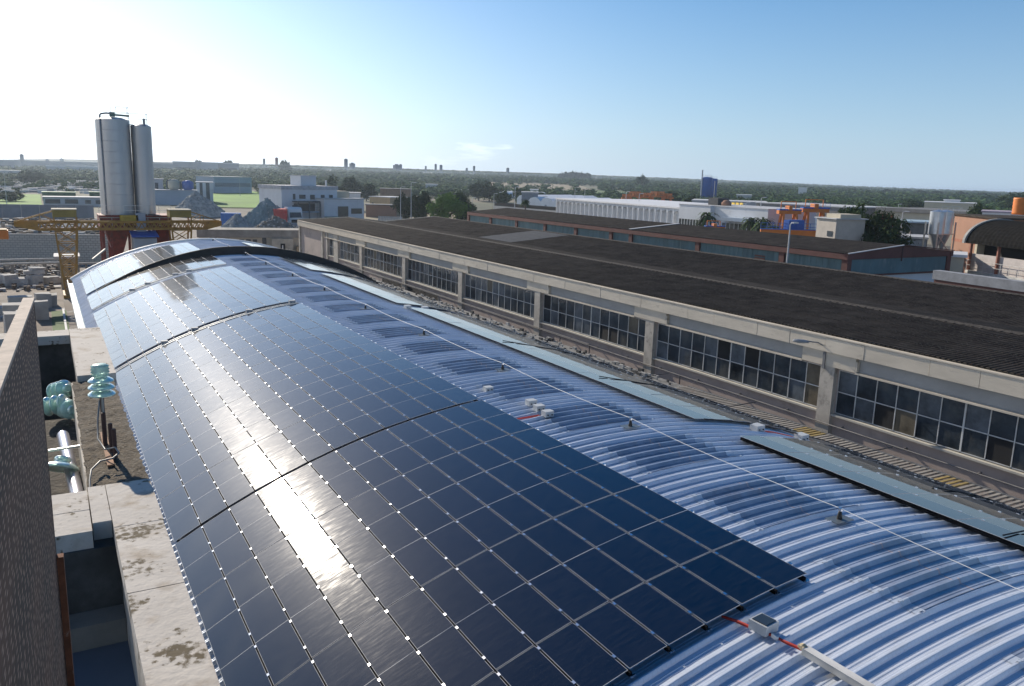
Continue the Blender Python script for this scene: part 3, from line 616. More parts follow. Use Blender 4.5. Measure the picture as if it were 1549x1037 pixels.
# corrugated roof: pitch A up to first ridge, down to valley, up to second ridge, down
RX = [(BX-.03, ZE+.07), (29.6, -4.93), (33.9, -5.40), (40.0, -4.83), (46.0, -5.95)]
def roofslab(name, p, q_, m, ya, yb, amp=.042, pitch=.177, rowl=1.25):
    mb = MB(); ys = np.arange(ya, yb, pitch/4); hh = amp*np.array([0, .8, 1, .8]); ln = math.hypot(q_[0]-p[0], q_[1]-p[1]); nr = max(1, round(ln/rowl)); sg = 1 if q_[1] > p[1] else -1
    for r_ in range(nr):
        t0, t1 = r_/nr, (r_+1)/nr; a0 = np.array(p)*(1-t0)+np.array(q_)*t0; a1 = np.array(p)*(1-t1)+np.array(q_)*t1
        lo, hi = (.014, 0) if sg > 0 else (0, .014)
        n_ = len(ys); vs = [(a0[0], y, a0[1]+hh[j % 4]+lo) for j, y in enumerate(ys)]+[(a1[0], y, a1[1]+hh[j % 4]+hi) for j, y in enumerate(ys)]
        if sg > 0: vs += [(a0[0], y, a0[1]+hh[j % 4]-.004) for j, y in enumerate(ys)]
        fs = [(j, j+n_, j+1+n_, j+1) for j in range(n_-1)]+([(j, j+1, j+1+2*n_, j+2*n_) for j in range(n_-1)] if sg > 0 else []); mb.add(vs, fs)
        if r_ and m is roofdark:
            ax = (a1-a0)/np.linalg.norm(a1-a0)*.05; vs = [(a0[0]+k_*ax[0], y, a0[1]+k_*ax[1]+hh[j % 4]+lo+.004) for k_ in (0, 1) for j, y in enumerate(ys)]
            mb.add(vs, [(j, j+n_, j+1+n_, j+1) for j in range(n_-1) if (j//4*7919+r_*31) % 5], 1)
    return b2(mb, name, [m, ridgecap])
roofslab('roof', RX[0], RX[1], roofdark, Y0, Y1); roofslab('roof', RX[1], RX[2], roofdark, Y0, Y1)
roofslab('roof', RX[2], RX[3], roofdark, Y0, 60.4); roofslab('roof', RX[2], RX[3], roofgrey, 60.4, 66.3)['label'] = 'lighter grey patch of new roof sheets'; roofslab('roof', RX[2], RX[3], roofdark, 66.3, Y1)
roofslab('roof', RX[3], RX[4], roofdark, Y0, Y1)
for (x, z) in (RX[1], RX[3]):
    q = MB(); q.prism([(x-.28, z+.03), (x, z+.085), (x+.28, z+.03), (x, z+.06)], 'y', Y0, Y1)
    yy = Y0
    while yy < Y1: q.box(x-.30, yy, z+.02, x+.30, yy+.05, z+.052, 0); yy += .354
    b2(q, 'ridge_cap', ridgecap)
q = B(RX[2][0]-.22, Y0, RX[2][1]+.03, RX[2][0]+.22, Y1, RX[2][1]+.045); b2(q, 'valley_gutter', mat('valley lead', (.08, .073, .066), .95, var=.5, scale=1.2, spec=.02, col2=(.4, .38, .34), c2lo=.66, c2hi=.7, c2scale=.3, stretch=(1, .2, 1)))
mb = MB(); poly = [(BX+.0, G)]+[(x, z-.02) for x, z in RX]+[(46.0, G)]; mb.prism(poly, 'y', Y1-.25, Y1); b2(mb, 'end_wall', plaster)
q = MB()
for i in range(4): q.bar((RX[i][0], Y1+.06, RX[i][1]+.03), (RX[i+1][0], Y1+.06, RX[i+1][1]+.03), .14, .12)
b2(q, 'verge', fascia_m)
# wall lamp on the hall
lm = thing('wall_lamp', 'grey street lamp head on a curved bracket on the pier between the two nearest windows', 'wall lamp', (BX-.09, 19.45, -6.3))
MB().tube([(0, 0, 0), (0, 0, .55), (-.05, .05, .72), (-.2, .18, .82), (-.42, .4, .84)], .022, 8).build('bracket', mat('lamp arm', (.2, .2, .2), .5), lm)
MB().box(-.04, -.05, -.1, .02, .05, .5).build('wall_plate', mat('lamp plate', (.16, .16, .16), .6), lm)
q = MB(); q.lathe([(0, -.30), (.07, -.26), (.12, -.1), (.13, .1), (.08, .26), (0, .3)], (0, 0, 0), 14, q=Vector((-.7, .7, .05)).to_track_quat('Z', 'Y').to_matrix()); o = q.build('lamp_head', mat('lamp shell', (.22, .23, .24), .4), lm); o.location = (-.62, .58, .83); o.scale = (1, 1, .55)

# ---------------------------------------------------------------- cable ladder and pipes between the halls
ct = thing('cable_ladder', 'long pale cable ladder with yellow rungs between barrel roof and window wall', 'cable ladder', (21.3, 30, -8.05)); offc = Vector((-21.3, -30, 8.05))
def cb(mb, name, m): return mb.build(name, m, ct, offc)
cb(B(20.93, -5, -8.0, 20.97, 24, -7.9).box(21.73, -5, -8.0, 21.77, 24, -7.9), 'side_rail', galv)
q = MB(); 
for y in np.arange(-5, 24, .18):
    yel = (6.7 < y < 7.4) or (12.3 < y < 13.0) or (17.2 < y < 18.2); q.box(20.98, y, -7.96+random.uniform(-.01, .01), 21.72, y+.085, -7.925, 1 if yel else 0)
o = cb(q, 'rungs', [mat('rung paint', (.27, .25, .22), .7, var=.25, scale=2, col2=(.16, .10, .07), c2lo=.58, c2hi=.7, c2scale=5), mat('rung yellow', (.30, .22, .08), .7, var=.3, scale=4)]); o['kind'] = 'stuff'
cb(B(20.93, 24.01, -8.02, 21.77, 86, -7.98), 'tray', mat('tray grey', (.16, .16, .155), .8, var=.5, scale=3))
q = MB()
for y in np.arange(-4.5, 24, 3.0): q.box(20.95, y, G, 21.01, y+.06, -8.01); q.box(21.69, y, G, 21.75, y+.06, -8.01)
cb(q, 'supports', galv)['kind'] = 'stuff'
# platform under the ladder and debris
wk = thing('service_walkway', 'dark service walkway strewn with pipes between the two halls', 'walkway', (22.0, 40, -8.5)); offw = Vector((-22, -40, 8.5))
B(20.3, -6, -9.75, BX+.11, 88, -9.6).build('deck', mat('deck dirt', (.085, .075, .065), .95, var=.4, scale=3), wk, offw)
q = MB()
for k_ in range(7):
    x = 20.45+.09*k_; q.tube([(x+random.uniform(-.03, .03), y, -8.2+.03*(k_ % 3)) for y in np.arange(-5, 70, 2.5)], random.choice((.02, .03, .035)), 6, k_ % 2)
q.build('pipes', [mat('pipe black', (.03, .03, .03), .5), mat('pipe grey2', (.25, .26, .27), .5)], wk, offw)['kind'] = 'stuff'
q = MB()
for k_ in range(380):
    y = random.uniform(24, 86); x = random.uniform(20.95, 21.75); s1 = random.uniform(.03, .12); q.box(x-s1/2, y-s1/2, -7.98, x+s1/2, y+s1*2, -7.98+random.uniform(.03, .16), random.randrange(3), None)
tag(q.build('roof_clutter', [mat('clutter grey', (.24, .24, .23), .8), mat('clutter dark', (.05, .05, .05), .8), mat('clutter pale', (.3, .3, .29), .8)]), 'grey clutter and fittings along the walkway at the foot of the window wall', 'clutter', kind='stuff')

# ================================================================ PHOTOGRAPHER'S OWN BUILDING (left foreground)
ZP = -2.3
def copmat():
    m = mat('coping concrete', (.50, .46, .405), .92, var=.10, scale=2.2, bump=.25, bscale=25, col2=(.33, .27, .20), c2lo=.52, c2hi=.72, c2scale=4)
    n = m.node_tree.nodes; l = m.node_tree.links; b = n['Principled BSDF']; cur = b.inputs['Base Color'].links[0].from_socket
    geo = n.new('ShaderNodeTexCoord')
    n1 = n.new('ShaderNodeTexNoise'); n1.inputs['Scale'].default_value = 3.2; n1.inputs['Detail'].default_value = 3; l.new(geo.outputs['Object'], n1.inputs[0])
    n2 = n.new('ShaderNodeTexVoronoi'); n2.inputs['Scale'].default_value = 22; l.new(geo.outputs['Object'], n2.inputs['Vector'])
    n3 = n.new('ShaderNodeTexNoise'); n3.inputs['Scale'].default_value = 26; n3.inputs['Detail'].default_value = 9; n3.inputs['Roughness'].default_value = .7; l.new(geo.outputs['Object'], n3.inputs[0])
    a = n.new('ShaderNodeMath'); a.operation = 'MULTIPLY_ADD'; l.new(n3.outputs['Fac'], a.inputs[0]); a.inputs[1].default_value = .55; l.new(n1.outputs['Fac'], a.inputs[2])
    s_ = n.new('ShaderNodeMath'); s_.operation = 'MULTIPLY_ADD'; l.new(n2.outputs['Distance'], s_.inputs[0]); s_.inputs[1].default_value = -.22; l.new(a.outputs[0], s_.inputs[2])
    r_ = n.new('ShaderNodeMapRange'); r_.inputs['From Min'].default_value = .80; r_.inputs['From Max'].default_value = .89; l.new(s_.outputs[0], r_.inputs[0])
    mi = n.new('ShaderNodeMix'); mi.data_type = 'RGBA'; l.new(r_.outputs[0], mi.inputs['Factor']); l.new(cur, mi.inputs['A']); mi.inputs['B'].default_value = (.10, .075, .04, 1); l.new(mi.outputs['Result'], b.inputs['Base Color'])
    return m
cop = copmat(); inner = mat('dark mottled concrete', (.085, .082, .075), .95, var=.5, scale=2.5, col2=(.035, .034, .03), c2lo=.45, c2hi=.65, c2scale=2)  # second mix: darker mottled concrete for the inside faces of the openings
lich = mat('lichen crust', (.10, .078, .052), 1, var=.55, scale=9, col2=(.19, .165, .125), c2lo=.52, c2hi=.66, c2scale=30, bump=1.0, bscale=45)
own = thing('parapet_building', 'near concrete parapet with square openings and lichen stains on the left', 'building', (0, 6, G)); offo = Vector((0, -6, -G))
def ob(mb, name, m): return mb.build(name, m, own, offo)
ob(B(.27, -6, G, .525, 13.05, ZP-.12), 'outer_wall', concrete)
for (a, c) in ((-6, .9), (.91, 2.85), (2.86, 4.62), (4.63, 5.585)): ob(B(.245, a, ZP-.12, .54, c, ZP+random.uniform(-.003, .003)), 'coping_slab', cop)
ob(B(.245, 5.59, ZP-.12, .545, 6.42, ZP+.002), 'coping_slab', cop); ob(B(.128, 5.72, ZP-.12, .24, 6.42, ZP+.001), 'coping_slab', cop)
ob(B(-.12, 5.98, ZP-.12, .12, 6.36, ZP), 'coping_slab', cop); ob(B(-.12, 5.60, ZP-.12, .12, 5.975, ZP-.002), 'coping_slab', cop)
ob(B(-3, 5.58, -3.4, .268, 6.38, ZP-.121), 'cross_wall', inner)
ob(B(-.06, 5.38, -3.2, .266, 5.579, -2.84), 'ledge', mat('ledge concrete', (.20, .18, .15), .95, var=.2, scale=3))
ob(B(-6, -6, -3.2, .269, 5.579, -3.0), 'pit_floor', mat('blue grey floor', (.11, .125, .145), .6, var=.15, scale=1.5))
q = MB(); n_x, n_y = 10, 60; vs = []
for i in range(n_y+1):
    for j in range(n_x+1):
        e = 0 if j in (0, n_x) else 1
        vs.append((.135+.41*j/n_x+(random.uniform(-.012, .012) if not e else 0), 6.42+3.62*i/n_y, ZP-.05+e*random.uniform(-.012, .014)))
q.add(vs, [(i*(n_x+1)+j, i*(n_x+1)+j+1, (i+1)*(n_x+1)+j+1, (i+1)*(n_x+1)+j) for i in range(n_y) for j in range(n_x)], 0, True)
q.box(.14, 6.422, ZP-.7, .54, 10.04, ZP-.07, 0); ob(q, 'lichen_covered_top', lich)
ob(B(.122, 6.43, -4, .138, 10.04, ZP-.06), 'inner_face', concrete)
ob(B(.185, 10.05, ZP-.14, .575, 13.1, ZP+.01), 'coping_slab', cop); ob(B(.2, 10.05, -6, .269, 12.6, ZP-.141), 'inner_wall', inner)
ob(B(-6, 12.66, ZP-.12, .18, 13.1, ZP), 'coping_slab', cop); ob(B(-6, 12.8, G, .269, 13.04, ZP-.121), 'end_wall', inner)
ob(B(-6, 6.39, -2.95, .121, 9.9, -2.72), 'debris_floor', mat('debris floor', (.05, .042, .032), 1, var=.6, scale=8, col2=(.14, .12, .09), c2lo=.55, c2hi=.65, c2scale=14, bump=1, bscale=20))
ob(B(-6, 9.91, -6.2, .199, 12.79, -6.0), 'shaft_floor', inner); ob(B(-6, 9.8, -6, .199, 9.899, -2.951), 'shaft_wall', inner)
ob(B(-6.2, -6, G, -6.01, 13.1, ZP), 'far_side_wall', concrete)

# perforated rusty screen standing at the left
def screenmat():
    m = bpy.data.materials.new('perforated rusty sheet'); m.use_nodes = True; n = m.node_tree.nodes; l = m.node_tree.links; b = n['Principled BSDF']; b.inputs['Roughness'].default_value = .75
    t = n.new('ShaderNodeTexCoord'); sp = n.new('ShaderNodeSeparateXYZ'); l.new(t.outputs['Object'], sp.inputs[0]); cbn = n.new('ShaderNodeCombineXYZ'); sy_ = n.new('ShaderNodeMath'); sy_.operation = 'MULTIPLY'; sy_.inputs[1].default_value = .22; l.new(sp.outputs['Y'], sy_.inputs[0]); l.new(sy_.outputs[0], cbn.inputs['X']); l.new(sp.outputs['Z'], cbn.inputs['Y'])
    vo = n.new('ShaderNodeTexVoronoi'); vo.voronoi_dimensions = '2D'; vo.inputs['Scale'].default_value = 58; vo.inputs['Randomness'].default_value = .45; l.new(cbn.outputs[0], vo.inputs['Vector'])
    nz = n.new('ShaderNodeTexNoise'); nz.inputs['Scale'].default_value = 4; nz.inputs['Detail'].default_value = 9; sm_ = n.new('ShaderNodeMapping'); sm_.inputs['Scale'].default_value = (1, .3, 1); l.new(t.outputs['Object'], sm_.inputs[0]); l.new(sm_.outputs[0], nz.inputs[0])
    rp = n.new('ShaderNodeValToRGB'); rp.color_ramp.elements[0].position = .35; rp.color_ramp.elements[1].position = .7; rp.color_ramp.elements[0].color = (.022, .012, .009, 1); rp.color_ramp.elements[1].color = (.10, .046, .026, 1); l.new(nz.outputs['Fac'], rp.inputs[0])
    dt = n.new('ShaderNodeMapRange'); dt.inputs['From Min'].default_value = .12; dt.inputs['From Max'].default_value = .27; dt.inputs['To Min'].default_value = 1; dt.inputs['To Max'].default_value = 0; l.new(vo.outputs['Distance'], dt.inputs[0])
    md = n.new('ShaderNodeMix'); md.data_type = 'RGBA'; l.new(dt.outputs[0], md.inputs['Factor']); l.new(rp.outputs[0], md.inputs['A']); md.inputs['B'].default_value = (.40, .27, .20, 1); l.new(md.outputs['Result'], b.inputs['Base Color'])  # pale dots painted on stand in for light at the perforations
    nz2 = n.new('ShaderNodeTexNoise'); nz2.inputs['Scale'].default_value = 30; l.new(t.outputs['Object'], nz2.inputs[0])
    th = n.new('ShaderNodeMath'); th.operation = 'MULTIPLY'; th.inputs[1].default_value = .5; l.new(nz2.outputs['Fac'], th.inputs[0])
    gt = n.new('ShaderNodeMath'); gt.operation = 'GREATER_THAN'; l.new(vo.outputs['Distance'], gt.inputs[0]); l.new(th.outputs[0], gt.inputs[1])
    bp = n.new('ShaderNodeBump'); bp.inputs['Strength'].default_value = .8; bp.inputs['Distance'].default_value = .004; l.new(vo.outputs['Distance'], bp.inputs['Height']); l.new(bp.outputs[0], b.inputs['Normal'])
    return m
az = 2.3; sc = thing('perforated_screen', 'tall rusty perforated metal screen with a pale weathered rim at the left edge', 'screen', (-.062, 3.6, -.5), -R(az))
LS = 4.4
o = B(0, -LS, -1.95, .003, 0, -.012).build('perforated_sheet', screenmat(), sc)
rimm = mat('weathered rim', (.40, .33, .27), .85, var=.25, scale=14, col2=(.14, .09, .06), c2lo=.58, c2hi=.68, c2scale=22)
q = MB(); q.box(-.032, -LS, -.012, .006, 0, 0); q.box(-.032, -LS, -.04, -.028, 0, -.0121); o = q.build('rim', rimm, sc)
rustm = mat('rust', (.14, .05, .022), .9, var=.5, scale=12, col2=(.30, .25, .2), c2lo=.6, c2hi=.7, c2scale=20)
q = B(-.03, -.004, -1.95, .004, .002, -.0122); q.build('end_flange', mat('flange', (.05, .04, .035), .8), sc)
q = B(.006, -.05, -1.95, .03, -.01, -1.05); q.build('post', rustm, sc)

# glass insulators
glassm = mat('green insulator glass', (.58, .80, .70), .25, var=.25, scale=14, trans=.4, spec=.6)
def bell(mb, c, s_=1, q=None):
    for pr in ([(0, .082), (.046, .082)], [(.046, .082), (.056, .072), (.056, .052), (.050, .046), (.058, .036)], [(.058, .036), (.09, .028), (.118, .010), (.124, .001)], [(.124, .001), (.125, -.008), (.119, -.012)], [(.119, -.012), (.10, .004), (.092, -.012), (.08, .006), (.07, -.014), (.055, .008), (0, .008)]):
        mb.lathe([(a*s_, z*s_) for a, z in pr], c, 30, q=q)
ins_s = .86
ins = thing('glass_insulator', 'upright stack of pale green glass insulator discs on a dark stem', 'insulator', (.31, 7.5, ZP-.04))
q = MB(); z0 = .46
for k_ in range(3): bell(q, (0, 0, z0+.058*k_), .86-.03*k_)
q.lathe([(.05, -.02), (.072, 0), (.06, .012), (.074, .024), (.062, .036), (.074, .048), (.062, .06), (.072, .075), (.05, .09), (0, .09)], (0, 0, z0+.165), 22); q.build('glass_discs', glassm, ins)
MB().tube([(0, 0, 0), (0, 0, z0+.02)], .011, 8).build('stem', mat('wire steel', (.25, .27, .27), .4, .7), ins)
stub = thing('steel_bracket', 'rusty flat bracket with four short dark pins on the lichen covered wall', 'bracket', (.31, 7.3, ZP-.04))
q = B(-.02, -.35, 0, .03, .6, .012); q.build('plate', mat('bracket orange', (.28, .14, .07), .85, var=.4, scale=15), stub)
for i, (x, y, h) in enumerate(((.0, .25, .42), (.0, .18, .30), (.035, -.03, .26), (.05, -.2, .26))):
    MB().tube([(x, y, .012), (x, y, h)], .017, 8).build('pin', mat('pin dark', (.05, .022, .018), .7), stub)
wire = MB().tube([(.30, 7.75, -2.0), (.27, 7.6, -2.12), (.25, 7.35, -2.22), (.29, 7.15, -2.26), (.36, 7.05, -2.22), (.38, 6.95, -2.24), (.33, 6.9, -2.26), (.24, 6.9, -2.27), (.17, 6.75, -2.28), (.15, 6.6, -2.31), (.145, 6.45, -2.36)], .007, 6)
tag(wire.build('grey_cable', mat('cable grey', (.16, .17, .17), .5)), 'thin grey cable curling from the steel bracket down into the channel', 'cable')
for i, (x, y, z, rx_, ry_, l_) in enumerate(((.01, 10.1, -2.45, 1.2, .5, 'fallen string of green glass insulators, upper one in the channel'), (.07, 9.65, -2.55, 1.4, -.6, 'fallen string of green glass insulators, lower one in the channel'), (-.04, 9.75, -2.52, .9, 1.2, 'fallen green glass insulator nearest the screen'))):
    q = MB(); 
    for k_ in range(3): bell(q, (0, 0, .085*(k_-1)), .84)
    o = q.build('glass_insulator', glassm); o.location = (x, y, z); o.rotation_euler = (rx_, ry_, .4); tag(o, l_, 'insulator')
q = MB(); bell(q, (0, 0, 0), 1.15); o = q.build('glass_disc', glassm); o.location = (-.035, 7.55, -2.5); o.rotation_euler = (-.5, .3, 0); tag(o, 'single large glass disc beside the metal pipe', 'insulator')
o = MB().tube([(-.0, 8.5, -2.5), (.065, 7.0, -2.58)], .052, 24).build('metal_pipe', mat('pipe steel', (.42, .40, .42), .3, .8)); tag(o, 'short shiny steel pipe lying in the channel behind the screen', 'pipe')
o = MB().bar((-.12, 7.85, -2.43), (.125, 7.85, -2.42), .018).build('steel_strap', galv); tag(o, 'narrow steel strap across the shiny pipe', 'strap')
#@@FAR
HAZE = 0.00015
# ================================================================ MIDDLE AND FAR GROUND
def gp(px, py, z=G):
    d = ray(px, py); k = z/d.z; return Vector((d.x*k, d.y*k, z))
def bld(name, label, cat, px0, px1, D0, ytop, depth, wm, rm, D1=None, wins=(), group=None, wmat=None, over=.25, roofh=.25, ybase=None, doors=()):
    loc, rz, W_ = facing(px0, px1, D0, D1); g0 = gz(loc[0], loc[1])-(.6 if D0 > 300 else 0); loc = (loc[0], loc[1], g0); h = max(3.0, hz((px0+px1)/2, ytop, (D0+(D1 or D0))/2)-g0)
    t = thing(name, label, cat, loc, rz, group)
    B(0, 0, 0, W_, depth, h-roofh).build('wall', wm, t)
    q = B(-over, -over, h-roofh+.003, W_+over, depth+over, h); q.build('roof', rm, t)
    for (a, b_, c, d) in wins:
        o = B(a*W_, -.06, c*h, b_*W_, .05, d*h).build('window', wmat or glassfar, t)
    for (a, b_, c, d) in doors:
        B(a*W_, -.07, c*h, b_*W_, .05, d*h).build('door', dark, t)
    return t, W_, h
glassfar = mat('far window', (.03, .04, .05), .3)
roofpale = mat('roof pale', (.42, .43, .44), .8, var=.1, scale=.2)
rooflight = mat('roof bright', (.62, .62, .62), .6, var=.1, scale=.2)
roofmid = mat('roof mid grey', (.14, .14, .14), .85, var=.3, scale=.4)

# --- brown and teal hall behind the glazed hall
b3 = thing('teal_panel_hall', 'low gabled hall with teal wall panels, reddish brown frame and dark roof', 'hall', (55, 77, G)); off3 = Vector((-55, -77, -G))
def b3p(mb, name, m): return mb.build(name, m, b3, off3)
y0, y1, xa, xb, xm, ze, zr = 43.5, 111.0, 55.0, 68.2, 61.5, -5.72, -4.72
pl = [43.7, 50.2, 60.8, 71.4, 75.0, 82.1, 89.1, 96.4, 103.8, 110.8]
b3p(B(xa+.15, y0+.2, G, xb-.15, y1, ze), 'wall', whitewall)
for i in range(len(pl)-1):
    q = B(xa+.08, pl[i]+.3, -8.2, xa+.149, pl[i+1]-.3, ze+.05)
    for yy in np.arange(pl[i]+.5, pl[i+1]-.4, .6): q.box(xa+.06, yy, -8.15, xa+.081, yy+.05, ze+.02)
    b3p(q, 'teal_panel', teal)
for y in pl: b3p(B(xa-.12, y-.28, G, xa+.079, y+.28, ze+.06), 'column', brownp)
b3p(B(xa-.2, y0-.1, ze+.061, xa+.1, y1, ze+.5), 'eave_beam', brownp); b3p(B(xb-.1, y0-.1, ze+.061, xb+.2, y1, ze+.5), 'eave_beam', brownp)
q = MB(); 
for z in np.arange(-7.4, -6.3, .22): q.box(xa+.02, 52.2, z, xa+.079, 53.4, z+.13)
b3p(q, 'louvre', mat('louvre', (.16, .07, .05), .8))
for s_, x_ in ((1, xa-.22), (-1, xb+.22)):
    mb = MB(); ys = np.arange(y0-.15, y1+.1, .12); n_ = len(ys); vs = []
    for (x, z) in ((x_, ze+.53), (xm, zr+.1)):
        vs += [(x, y, z+(.03 if j % 2 else 0)) for j, y in enumerate(ys)]
    mb.add(vs, [(j, j+1, j+1+n_, j+n_) for j in range(n_-1)]); b3p(mb, 'roof', roofdark)
mb = MB(); mb.prism([(xa-.1, ze+.07), (xb+.1, ze+.07), (xb+.1, ze+.49), (xm, zr+.06), (xa-.1, ze+.49)], 'y', y0-.05, y0+.19); b3p(mb, 'gable', brownp)
b3p(B(xm-.05, y0-.1, ze-.2, xm+.05, y0-.051, zr), 'gable_joint', mat('joint brown', (.06, .03, .03), .8))
b3p(B(xa+.45, y0+.06, -6.9, xb-.5, y0+.199, ze+.06), 'teal_panel', teal)
q = B(xa+.45, y0+.05, -7.05, xb-.5, y0+.19, -6.92); b3p(q, 'transom', brownp)
b3p(B(xb-.45, y0-.02, G, xb+.1, y0+.199, ze+.06), 'column', brownp); b3p(B(xa-.1, y0-.03, G, xa+.44, y0+.199, ze+.06), 'column', brownp)
for (a, b_) in (((xa-.2, ze+.56), (xm, zr+.13)), ((xm, zr+.13), (xb+.2, ze+.56))): b3p(MB().bar((a[0], y0-.14, a[1]), (b_[0], y0-.14, b_[1]), .1, .07), 'verge', rooflight if a[0] < xm else brownp)
b3p(MB().bar((xa-.2, 71.4, ze+.60), (xm, 71.4, zr+.17), .45, .06), 'roof_joint_strip', roofpale)
# post in front of it
def lamp_post(px, D, ytop, label, heads=1, grp='tall lamp posts', r_=.09, arm=.9):
    a = at(px, D); h = hz(px, ytop, D)-G; t = thing('lamp_post', label, 'lamp post', (a.x, a.y, G), 0, grp)
    MB().tube([(0, 0, 0), (0, 0, h*.5), (0, 0, h)], [r_*1.3, r_, r_*.6], 8).build('pole', mat('post paint', (.5, .5, .5), .6), t)
    q = MB()
    for s_ in ((1,) if heads == 1 else (1, -1)): q.tube([(0, 0, h), (s_*arm*.5, 0, h+.1), (s_*arm, 0, h+.1)], r_*.45, 6); q.box(s_*arm-.3, -.14, h+.04, s_*arm+.3, .14, h+.16)
    q.build('lamp_head', mat('post head', (.62, .62, .62), .5), t); return t
lamp_post(1203, 72, 339, 'pale slender post rising behind the dark roof in front of the teal hall', arm=.5)
for px, D, yt, l_ in ((606, 200, 283, 'thin lamp post in front of the tan houses, left of a pair'), (622, 190, 276, 'taller lamp post of the pair beside the big green tree'), (780, 190, 283, 'lamp post rising over the far end of the teal hall'), (748, 260, 293, 'small lamp post by the boundary wall'), (715, 235, 299, 'short post right of the big green tree'), (969, 215, 293, 'lamp post in front of the white arcade, right one'), (949, 230, 290, 'lamp post in front of the white arcade, left one'), (871, 330, 283, 'lamp post beyond the left end of the white arcade'), (886, 340, 286, 'lamp post just beyond the arcade roof'), (1126, 175, 309, 'shorter lamp post before the white office'), (1132, 178, 307, 'middle lamp post before the white office'), (1155, 170, 299, 'tallest lamp post before the white office'), (1373, 125, 321, 'lamp post right of the dark evergreen'), (1365, 240, 309, 'distant lamp post over the grey shed'), (362, 400, 268, 'thin post in front of the blue grey shed'), (1460, 300, 315, 'thin post before the long pale factory'), (6, 300, 262, 'lone post at the left edge by the green field')):
    lamp_post(px, D, yt, l_)
# palm headed post
def palm(px, D, ytop, spread, label):
    a = at(px, D); h = hz(px, ytop, D)-G; t = thing('palm_tree', label, 'palm', (a.x, a.y, G), 0, 'palms')
    MB().tube([(0, 0, 0), (.1, 0, h*.5), (0, 0, h-spread*.4)], [.22, .16, .14], 8).build('trunk', trunkm, t)
    q = MB()
    for k_ in range(46):
        an = random.uniform(0, 6.28); e = random.uniform(-.5, 1.2); d = Vector((math.cos(an), math.sin(an), 0)); p0_ = Vector((0, 0, h-spread*.4)); prev = None
        sd_ = d.cross(Vector((0, 0, 1)))*spread*.09
        for i in range(5):
            s_ = i/4; p_ = p0_+d*spread*s_*math.cos(e*.6)+Vector((0, 0, spread*(s_*math.sin(e)-.75*s_*s_)))
            w_ = sd_*(1-.6*abs(2*s_-1))
            if prev: q.add([prev[0]-prev[1], prev[0]+prev[1], p_+w_, p_-w_], [(0, 1, 2, 3)])
            prev = (p_, w_)
    q.build('crown', leafmat('palm fronds', (.05, .075, .03)), t)
palm(796, 170, 300, 1.2, 'slim palm rising over the roof of the teal hall'); palm(1076, 165, 318, 2.6, 'bushy palm at the corner of the white office'); palm(1160, 158, 326, 2.6, 'palm left of the orange gantry cranes'); palm(1143, 160, 326, 2.2, 'palm before the white office windows'); palm(1178, 150, 338, 2.0, 'low palm under the orange gantry'); palm(1370, 130, 328, 2.2, 'pale palm just right of the dark evergreen')

# --- trees
def tree(px, D, ytop, wid, label, m, n=5200, ybase=G, leaf=.12, lumps=9, name='tree', tall=1.0, grp='trees of the middle ground', D2=None):
    a = at(px, D); g0 = gz(a.x, a.y); h = max(3.2, hz(px, ytop, D)-g0); t = thing(name, label, 'tree', (a.x, a.y, g0), random.uniform(0, 6), grp)
    r_ = wid/2; zc = h*.55; rz_ = h*.47
    q = MB(); q.tube([(0, 0, 0), (.1, 0, h*.25), (0, .1, h*.6)], [h*.035, h*.028, h*.012], 8)
    for k_ in range(6):
        an = k_*1.05; q.tube([(0, 0, h*.2+.02*h*k_), (math.cos(an)*r_*.45, math.sin(an)*r_*.45, h*.45), (math.cos(an)*r_*.75, math.sin(an)*r_*.75, h*.62)], [h*.014, h*.009, h*.004], 5)
    q.build('trunk', trunkm, t)
    cs = []
    for k_ in range(lumps*4):
        d = rng.normal(size=3); d /= np.linalg.norm(d); rr = rng.uniform(.35, .8); cs.append((d*rr, rng.uniform(.2, .38)))
    Vs = []; 
    for c, s_ in cs:
        k2 = max(20, n//len(cs)); d = rng.normal(size=(k2, 3)); d /= np.linalg.norm(d, axis=1)[:, None]; p_ = c+d*s_*rng.uniform(.35, 1.05, (k2, 1))
        sz = leaf*(1+.5*rng.random((k2, 1, 1))); tri = rng.normal(size=(k2, 3, 3))*sz/max(r_, 1)
        Vs.append((p_[:, None, :]+tri).reshape(-1, 3))
    V = np.concatenate(Vs); V[:, :2] *= r_*(1.08-.25*np.clip(V[:, 2:3], 0, 1)); V[:, 2] = zc+V[:, 2]*rz_*tall
    V[:, 2] = np.maximum(V[:, 2], .2)
    o = merge('crown', V, np.arange(len(V)).reshape(-1, 3), m, None); o.parent = t; return t
gleaf = leafmat('leaf mid green', (.10, .175, .03), .35, .5); dleaf = leafmat('leaf dark', (.028, .045, .018), .4, .5); gdull = leafmat('leaf dull', (.055, .08, .035), .4, .4)
tree(676, 207, 286, 10.5, 'big rounded bright green tree behind the far end of the glazed hall', gleaf, 9000, leaf=.16)
tree(700, 212, 289, 8.5, 'duller tree merging with the right side of the big green tree', gdull, 6000, leaf=.16)
tree(640, 215, 287, 7, 'dark tree beside the lamp posts, next to the big green tree', dleaf, 5000, leaf=.16)
tree(614, 225, 290, 7, 'dark tree between the lamp posts and the tan houses', dleaf, 4500, leaf=.16)
tree(1302, 118, 302, 7.2, 'tall dark evergreen, left crown of the pair by the tower house', gdull, 8000, leaf=.12)
tree(1334, 114, 307, 9.5, 'broad dark evergreen, right crown of the pair by the tower house', dleaf, 9500, leaf=.12)
tree(1489, 210, 302, 6.5, 'round bushy tree right of the pale factory', gdull, 4000, leaf=.14)
